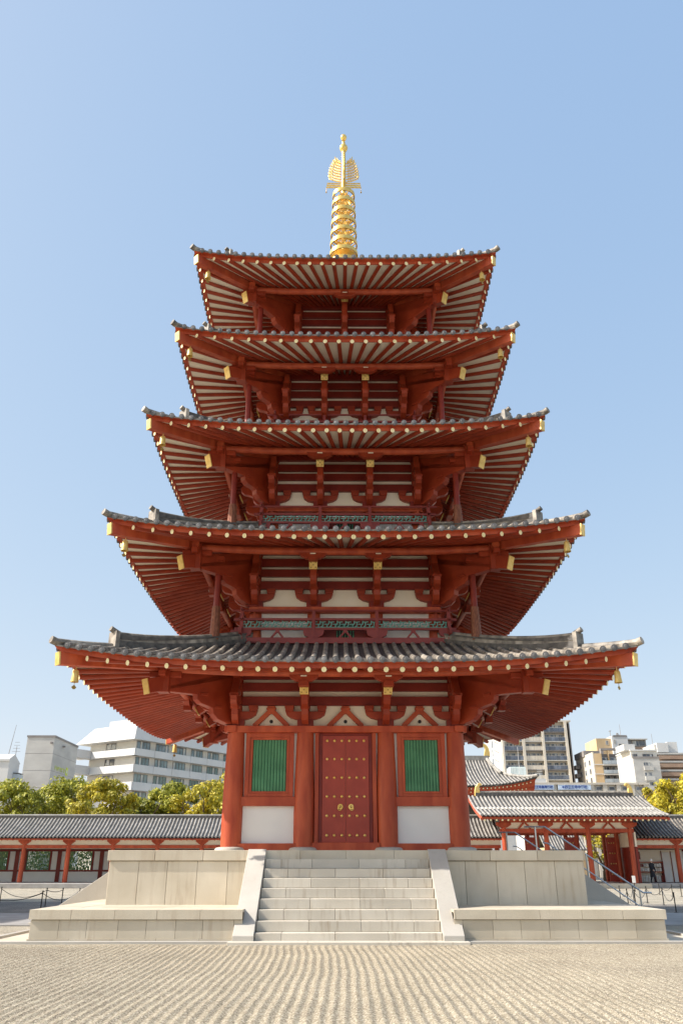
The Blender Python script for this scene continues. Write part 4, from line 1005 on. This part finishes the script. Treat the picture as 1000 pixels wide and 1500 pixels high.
def flats():
    d=260; sc=1289/d; z=lambda y:1.6+(1268-y)/sc
    b=Bld('tan_apartments','tan apartment block with three rows of pale glass balconies on the right','building',880,939,d,d,19)
    L=b.L; px=lambda p:(p-880)/59*L
    g=MB(); g.box(.3,L,1.5,19,0,z(1109),'concrete_dark',.5)
    g.box(0,px(893.5),0,1.5,0,z(1109),'tan_wall',.5); g.box(px(921),L,0,1.5,0,z(1109),'tan_wall',.5); g.box(-.05,.3,-.02,19,0,z(1107),'beige_wall',.5)
    g.box(px(893.5),px(921),.3,1.5,z(1104),z(1101),'concrete_dark',.5); wall=b.part(g,'wall')
    g=MB(); g.box(px(893),px(894),0,1.4,z(1125),z(1102),'concrete_dark',.5); g.box(px(904),px(905),.3,1.4,z(1125),z(1104),'tan_wall',.5); g.box(px(919.5),px(920.5),0,1.4,z(1125),z(1102),'concrete_dark',.5); b.part(g,'loggia_frame')
    for y in(1125.5,1139.5,1152.5,1166):
        g=MB(); g.box(0,L,-.12,-.003,z(y)-.12,z(y)+.12,'white_wall',.5); g.box(px(893.5),px(921),-.3,1.5,z(y)-.3,z(y)+.0,'white_wall_warm',.5); b.part(g,'floor_slab')
        for a,c in((894,906.8),(907.2,920.5)):
            g=MB(); g.box(px(a),px(c),-.3,-.2,z(y)+.15,z(y)+1.2,'balcony_pale'); b.part(g,'balcony_railing')
            win(b,wall,px(a)+.3,px(c)-.3,z(y)+.1,z(y)+2.3,1.5,panes=2)
    for k,y in enumerate((1120,1133,1146,1158)):
        for yy in(3,8,13): win(b,wall,yy,yy+1.6,z(y)-1,z(y)+.6,-.05,'y',panes=1,fr='concrete')
        g=MB(); g.box(-1.6,-.06,14.5,19,z(y)-.9,z(y)+.2,'concrete_dark',.7); b.part(g,'side_balcony')
    g=MB(); g.box(-.4,6,8,19,z(1109),z(1109)+1.8,'concrete_dark',.8); b.part(g,'rooftop_plant')
flats()
def whites():
    d=240; sc=1289/d; z=lambda y:1.6+(1268-y)/sc
    b=Bld('white_apartments','pale grey apartment block with a stepped white top beside the tan one','building',939.5,979,d,d,14); L=b.L; px=lambda p:(p-939.5)/39.5*L
    g=MB(); g.box(0,L,0,14,0,z(1116.5),'concrete',.1); g.box(0,L,1.2,14,z(1116.5),z(1103),'white_wall_warm',.5); g.box(-1.6,px(948),1.6,9,z(1103),z(1094),'white_wall',.5); g.box(-.2,L+.2,.9,14,z(1104.5),z(1102.5),'white_wall',.5); w=b.part(g,'wall')
    g=MB(); g.box(0,L,-.1,.1,z(1116.5),z(1113.5),'concrete_dark',.6); b.part(g,'balcony_railing')
    for a,c in((941,949),(957,973)): win(b,w,px(a),px(c),z(1114),z(1109),1.2,panes=3,fr='concrete_dark')
    for y in(1122,1137,1151):
        win(b,w,px(954),px(965),z(y+5.5),z(y),0,panes=3,fr='concrete'); g=MB(); g.box(px(954),px(968),-.5,-.003,z(y+12),z(y+6),'concrete',.9); b.part(g,'balcony')
    d=300; sc=1289/d; z=lambda y:1.6+(1268-y)/sc
    b=Bld('stepped_apartments','distant tan and white apartment top with a boxy white tank house and antennas','building',889,967,d,d,20); L=b.L; px=lambda p:(p-889)/78*L
    g=MB(); g.box(0,px(912),0,14,0,z(1086.5),'tan_wall',.5); g.box(px(912),px(936),-1,14,0,z(1083),'white_wall',.5); g.box(px(936.5),L,1.5,14,0,z(1088),'concrete_dark',.9); g.box(px(936.5),L+.2,0,14,z(1088),z(1086.5),'white_wall_warm',.5); g.box(px(936.5),L,0,.3,z(1105),z(1099),'brown_wall',.5)
    w=b.part(g,'wall')
    for a,c,y0,y1,yy in((903,907,1090,1096,0),(914.5,917,1089,1095,-1),(921,929,1095,1103,-1),(938,944,1089,1095,1.5),(946,966,1089,1097,1.5)): win(b,w,px(a),px(c),z(y1),z(y0),yy,panes=2,fr='beige_wall')
    g=MB(); g.box(px(914),px(935),-1.15,-1.003,z(1083)-.3,z(1083)+.2,'concrete_dark',.4); b.part(g,'parapet'); g=MB(); g.cyl((px(916),3,z(1083)),(px(916),3,z(1072)),.12,.1,6,'concrete_dark'); g.cyl((px(914),3,z(1074)),(px(918),3,z(1073)),.1,.1,6,'concrete_dark'); b.part(g,'antenna'); g=MB(); g.cyl((px(932),3,z(1083)),(px(932),3,z(1063)),.1,.05,6,'concrete_dark'); b.part(g,'antenna'); g=MB()
    for k in range(3): g.cyl((px(923.5+2*k),2,z(1083)),(px(924.5+k),2,z(1077)),.12,.12,6,'concrete_dark')
    g.cyl((px(923),2,z(1080)),(px(929),2,z(1080)),.1,.1,6,'concrete_dark'); b.part(g,'antenna')
    d=250; sc=1289/d; z=lambda y:1.6+(1268-y)/sc
    b=Bld('brown_apartments','brown and white apartment block cut by the right edge of the frame','building',976,1030,d,d,16); L=b.L; px=lambda p:(p-976)/54*L
    g=MB(); g.box(.5,L,1.4,16,0,z(1107),'brown_wall',.5); g.box(px(979),px(996),0,12,z(1107),z(1093),'white_wall',.5); g.box(px(997),px(1012),1,12,z(1107),z(1091),'white_wall',.5); g.box(0,px(979),.5,5,z(1107),z(1095),'concrete',.5)
    w=b.part(g,'wall')
    for y in(1109,1121,1134,1147):
        g=MB(); g.box(0,L,-.2,1.4,z(y)-.3,z(y)+.2,'concrete',.4); g.box(.6,L,-.2,-.05,z(y+7)-.3,z(y+3),'brown_wall',.5); b.part(g,'balcony')
        for q in range(4): win(b,w,.9+3.4*q,.9+3.4*q+2.6,z(y+7),z(y+1.5),1.4,panes=2)
    g=MB(); g.cyl((px(977),2,z(1107)),(px(977),2,z(1078)),.08,.05,6,'concrete_dark'); b.part(g,'antenna')
whites()
def text(body,par,loc,size,m,rot=(math.pi/2,0,0),name='lettering'):
    c=bpy.data.curves.new(name,'FONT'); c.body=body; c.size=size; c.extrude=.02; c.align_x='CENTER'; c.align_y='CENTER'; c.offset=.012
    c.materials.append(MATS[m]); o=bpy.data.objects.new('writing',c); COL.objects.link(o); bpy.context.view_layer.update()
    me=bpy.data.meshes.new_from_object(o.evaluated_get(bpy.context.evaluated_depsgraph_get())); bpy.data.objects.remove(o)
    o=bpy.data.objects.new(name,me); COL.objects.link(o); o.parent=par; o.location=loc; o.rotation_euler=rot; return o
def school():
    d=130; sc=1289/d; z=lambda y:1.6+(1268-y)/sc
    b=Bld('school_building','low white school building with two blue and white name boards over the gate roof','building',762,950,d,d,12); L=b.L; px=lambda p:(p-762)/188*L
    g=MB(); g.box(0,L,.6,12,0,z(1155),'white_wall_warm',.5); g.box(0,L,-.1,12,z(1155),z(1152),'beige_wall',.5); g.box(0,px(800),.2,12,z(1152),z(1146),'white_wall',.5); w=b.part(g,'wall')
    for p in(811,850,866,885,905,925,945):
        g=MB(); g.box(px(p)-.3,px(p)+.3,0,.6,0,z(1155),'beige_wall',.5); b.part(g,'column')
    for a,c,t,u in((779,810,'四天王寺高等学校',795),(816,864,'✦四天王寺中学校',840)):
        g=MB(); g.box(px(a),px(c),-.14,-.04,z(1162.4),z(1155.3),'sign_blue',.5); g.box(px(a)-.05,px(c)+.05,-.16,-.14,z(1155.6),z(1155.0),'white_wall',.5); sg=b.part(g,'name_board'); text(t,sg,(px(u)-(0 if a>800 else .35),-.15,z(1158.8)),.50 if a>800 else .44,'sign_text')
    for p in(812,868,887,907,927): win(b,w,px(p)+.5,px(p)+1.5,z(1163),z(1157),.6,panes=1)
    g=MB(); 
    for k in range(5): g.box(px(754)+.5*k+.02,px(754)+.5*k+.5,3,3.4+.0,z(1146),z(1127),'tank')
    g.box(px(754),px(754)+2.6,3.4,5.6,z(1146),z(1127),'tank',.5); g.box(px(754)+.1,px(754)+2.5,3.2,5.4,z(1127),z(1125.5),'tank'); b.part(g,'water_tank')
    g=MB(); g.cyl((px(766),2,z(1146)),(px(766),2,z(1097)),.04,.03,6,'white_wall'); b.part(g,'antenna'); g=MB(); g.cyl((px(796),2,z(1146)),(px(796),2,z(1136)),.03,.03,6,'white_wall')
    for q in range(4): g.cyl((px(792),2,z(1139)+.25*q),(px(800),2,z(1139)+.25*q),.03,.03,5,'white_wall')
    b.part(g,'antenna')
school()
# ---------------------------------------------------------------- temple hall behind the gate
def hall():
    dr=116; de=106; yr=dr-CY; ye=de-CY; scr=1289/dr; sce=1289/de
    zr_=1.6+(1268-1119)/scr; ze=1.6+(1268-1157)/sce; xr=xat(716,dr,zr_); xe=xat(788,de,ze+1)
    x0=xr-24; T=thing('temple_hall','large hall roof with gilt ridge end and upturned eaves rising behind the gate','temple hall',((xr+x0)/2,yr,0)); ox=(xr+x0)/2
    def B(g,n,par=None,**k):
        o=g.build(n,par or T,**k)
        if par is None: o.location=(-ox,-yr,0)
        return o
    W_=xe-xr; H=zr_-ze
    def f(q): # q 0 eave .. 1 ridge
        return ye+(yr-ye)*q, ze+H*(.52*q+.48*q**2.1)
    def xb(q): # right boundary
        return xe-(xe-xr-1.0)*(q/.52) if q<.52 else xr+1.0-(q-.52)/.48*1.0
    def up(x,q): 
        u=max(0,(x-(xr-6))/(xe-(xr-6))); return 1.15*u**3*(1-q)**.8
    g=MB(); qs=[j/14 for j in range(15)]
    for sy in(1,-1):
        Y=lambda q:f(q)[0] if sy>0 else 2*yr-f(q)[0]
        g.grid(lambda u,q:(x0+(xb(q)-x0)*u,Y(q),f(q)[1]+up(x0+(xb(q)-x0)*u,q)),[0,.4,.6,.7,.8,.85,.9,.95,1],qs,'tile_pan',.5)
    # right hand hip slope
    def hs(u,q): 
        q2=q*.52; y=f(q2)[0]; y2=2*yr-y; return (xb(q2),y+(y2-y)*u,f(q2)[1]+up(xb(q2),q2)*(1-4*u*(1-u)*.9))
    g.grid(hs,[0,.1,.3,.5,.7,.9,1],[0,.25,.5,.75,1],'tile_pan',.5)
    n=int((xe-x0)/.42)
    for j in range(n):
        x=x0+.2+.42*j; qm=1.0
        for q in[k/60 for k in range(61)]:
            if x>xb(q)-.05: qm=q; break
        if qm<.06: continue
        m=8; P=[(x,f(qm*k/m)[0],f(qm*k/m)[1]+up(x,qm*k/m)+.03) for k in range(m+1)]; vs=[]
        for p in P:
            for a in range(5): an=math.pi*a/4; vs.append((p[0]+.11*math.cos(an),p[1],p[2]+.11*math.sin(an)))
        for q in range(m): g.add(vs[q*5:(q+2)*5],[(a,a+1,a+6,a+5) for a in range(4)],'tile_pale')
    rf=B(g,'roof',smooth='auto')
    g=MB(); g.box(x0,xr,yr-.3,yr+.3,zr_-.1,zr_+.55,'tile_pale'); g.build('ridge',rf)
    g=MB(); P=[(xb(q)-.35,f(q)[0],f(q)[1]+.2+up(xb(q),q)) for q in[1,.9,.8,.7,.6,.52]]; g.tube(P,.24,8,'tile_pale'); P=[(xb(q),f(q)[0]-.1,f(q)[1]+.15+up(xb(q),q)) for q in[.52,.4,.3,.2,.1,0]]; g.tube(P,.2,8,'tile_pale'); 
    P=[(xb(q)-.35,2*yr-f(q)[0],f(q)[1]+.2) for q in[1,.8,.6,.52]]; g.tube(P,.24,8,'tile_pale'); g.build('hip_ridge',rf,smooth='auto')
    gold_fish(xr-.2,yr,zr_+.4,1.7,-1,rf)
    g=MB(); g.grid(lambda u,v:(x0+(xe-.3-x0)*u,ye+.25+v*1.2,ze-.15+up(x0+(xe-.3-x0)*u,0)*(1-v*.7)-v*.75),[0,.5,.6,.7,.8,.85,.9,.95,1],[0,1],'red',.5)
    for row in range(2):
        nn=int((xe-x0)/.5)
        for j in range(nn):
            x=x0+.25+.5*j; v=.15+.5*row
            if x>xe-.6-row*.8: continue
            zc=ze-.32-.36*row+up(x,0)*(1-v*.7); y=ye+.2+.6*row; g.cyl((x,y+.5,zc),(x,y,zc),.09,.09,6,'red',capm='cap')
    g.build('eave',rf)
    g=MB(); g.box(x0,xr+1.5,ye+3.4,2*yr-ye-3.4,0,ze-.2,'red',.5); g.box(x0,xr+1.52,ye+3.36,ye+3.395,3,ze-1.6,'plaster',.5); B(g,'wall')
hall()
# low wing with pale tiles seen through the gate opening
def wing():
    d=95; x0=xat(800,d,3); x1=xat(860,d,3); t=thing('tiled_wing','low pale tiled roof seen through the middle opening of the gate','building',((x0+x1)/2,d-CY+3,0)); ox=(x0+x1)/2
    g=MB(); tiled_slope(g,x0-ox,x1-ox,-3,3.2,0,5.2,m1='tile_pale'); tiled_slope(g,x0-ox,x1-ox,3,3.2,0,5.2,m1='tile_pale'); g.build('roof',t)
    g=MB(); g.box(x0-ox,x1-ox,-2.3,2.3,0,3.4,'tan_wall',.5); g.build('wall',t)
wing()
def shade_caster():
    # unseen hall added west of the frame to shade the path on the left
    t=thing('shade_hall','unseen tiled hall added just outside the frame on the left to cast shade','temple hall',(-27,3,0))
    g=MB(); g.box(-4.6,4.6,-7,12,0,8.5,'plaster',.5); g.build('wall',t)
    g=MB(); g.prism([(-6,8.2),(6,8.2),(0,14.5)],(0,3,0),(1,0,0),(0,0,1),(0,1,0),21,'tile_pan'); g.build('roof',t)
shade_caster()

def hedge():
    rnd=random.Random(5); g=MB(); x0,x1=-46,14
    for k in range(15000):
        x=rnd.uniform(x0,x1); y=48.6+rnd.uniform(0,1.4); z=rnd.uniform(.1,3.0+.3*math.sin(x*1.3)); s_=rnd.uniform(.08,.17)
        n=Vector((rnd.uniform(-1,1),rnd.uniform(-1.2,.2),rnd.uniform(-.4,1))).normalized(); a=n.orthogonal().normalized(); b=n.cross(a); p=Vector((x,y,z))
        g.add([p-a*s_,p+b*s_*.6,p+a*s_,p-b*s_*.6],[(0,1,2,3)],'leaf_green',min(1,max(0,rnd.gauss(.08,.12))))
    tag(g.build('hedge',None),'dark green hedge seen through the lattice windows of the left corridor','hedge')
hedge()
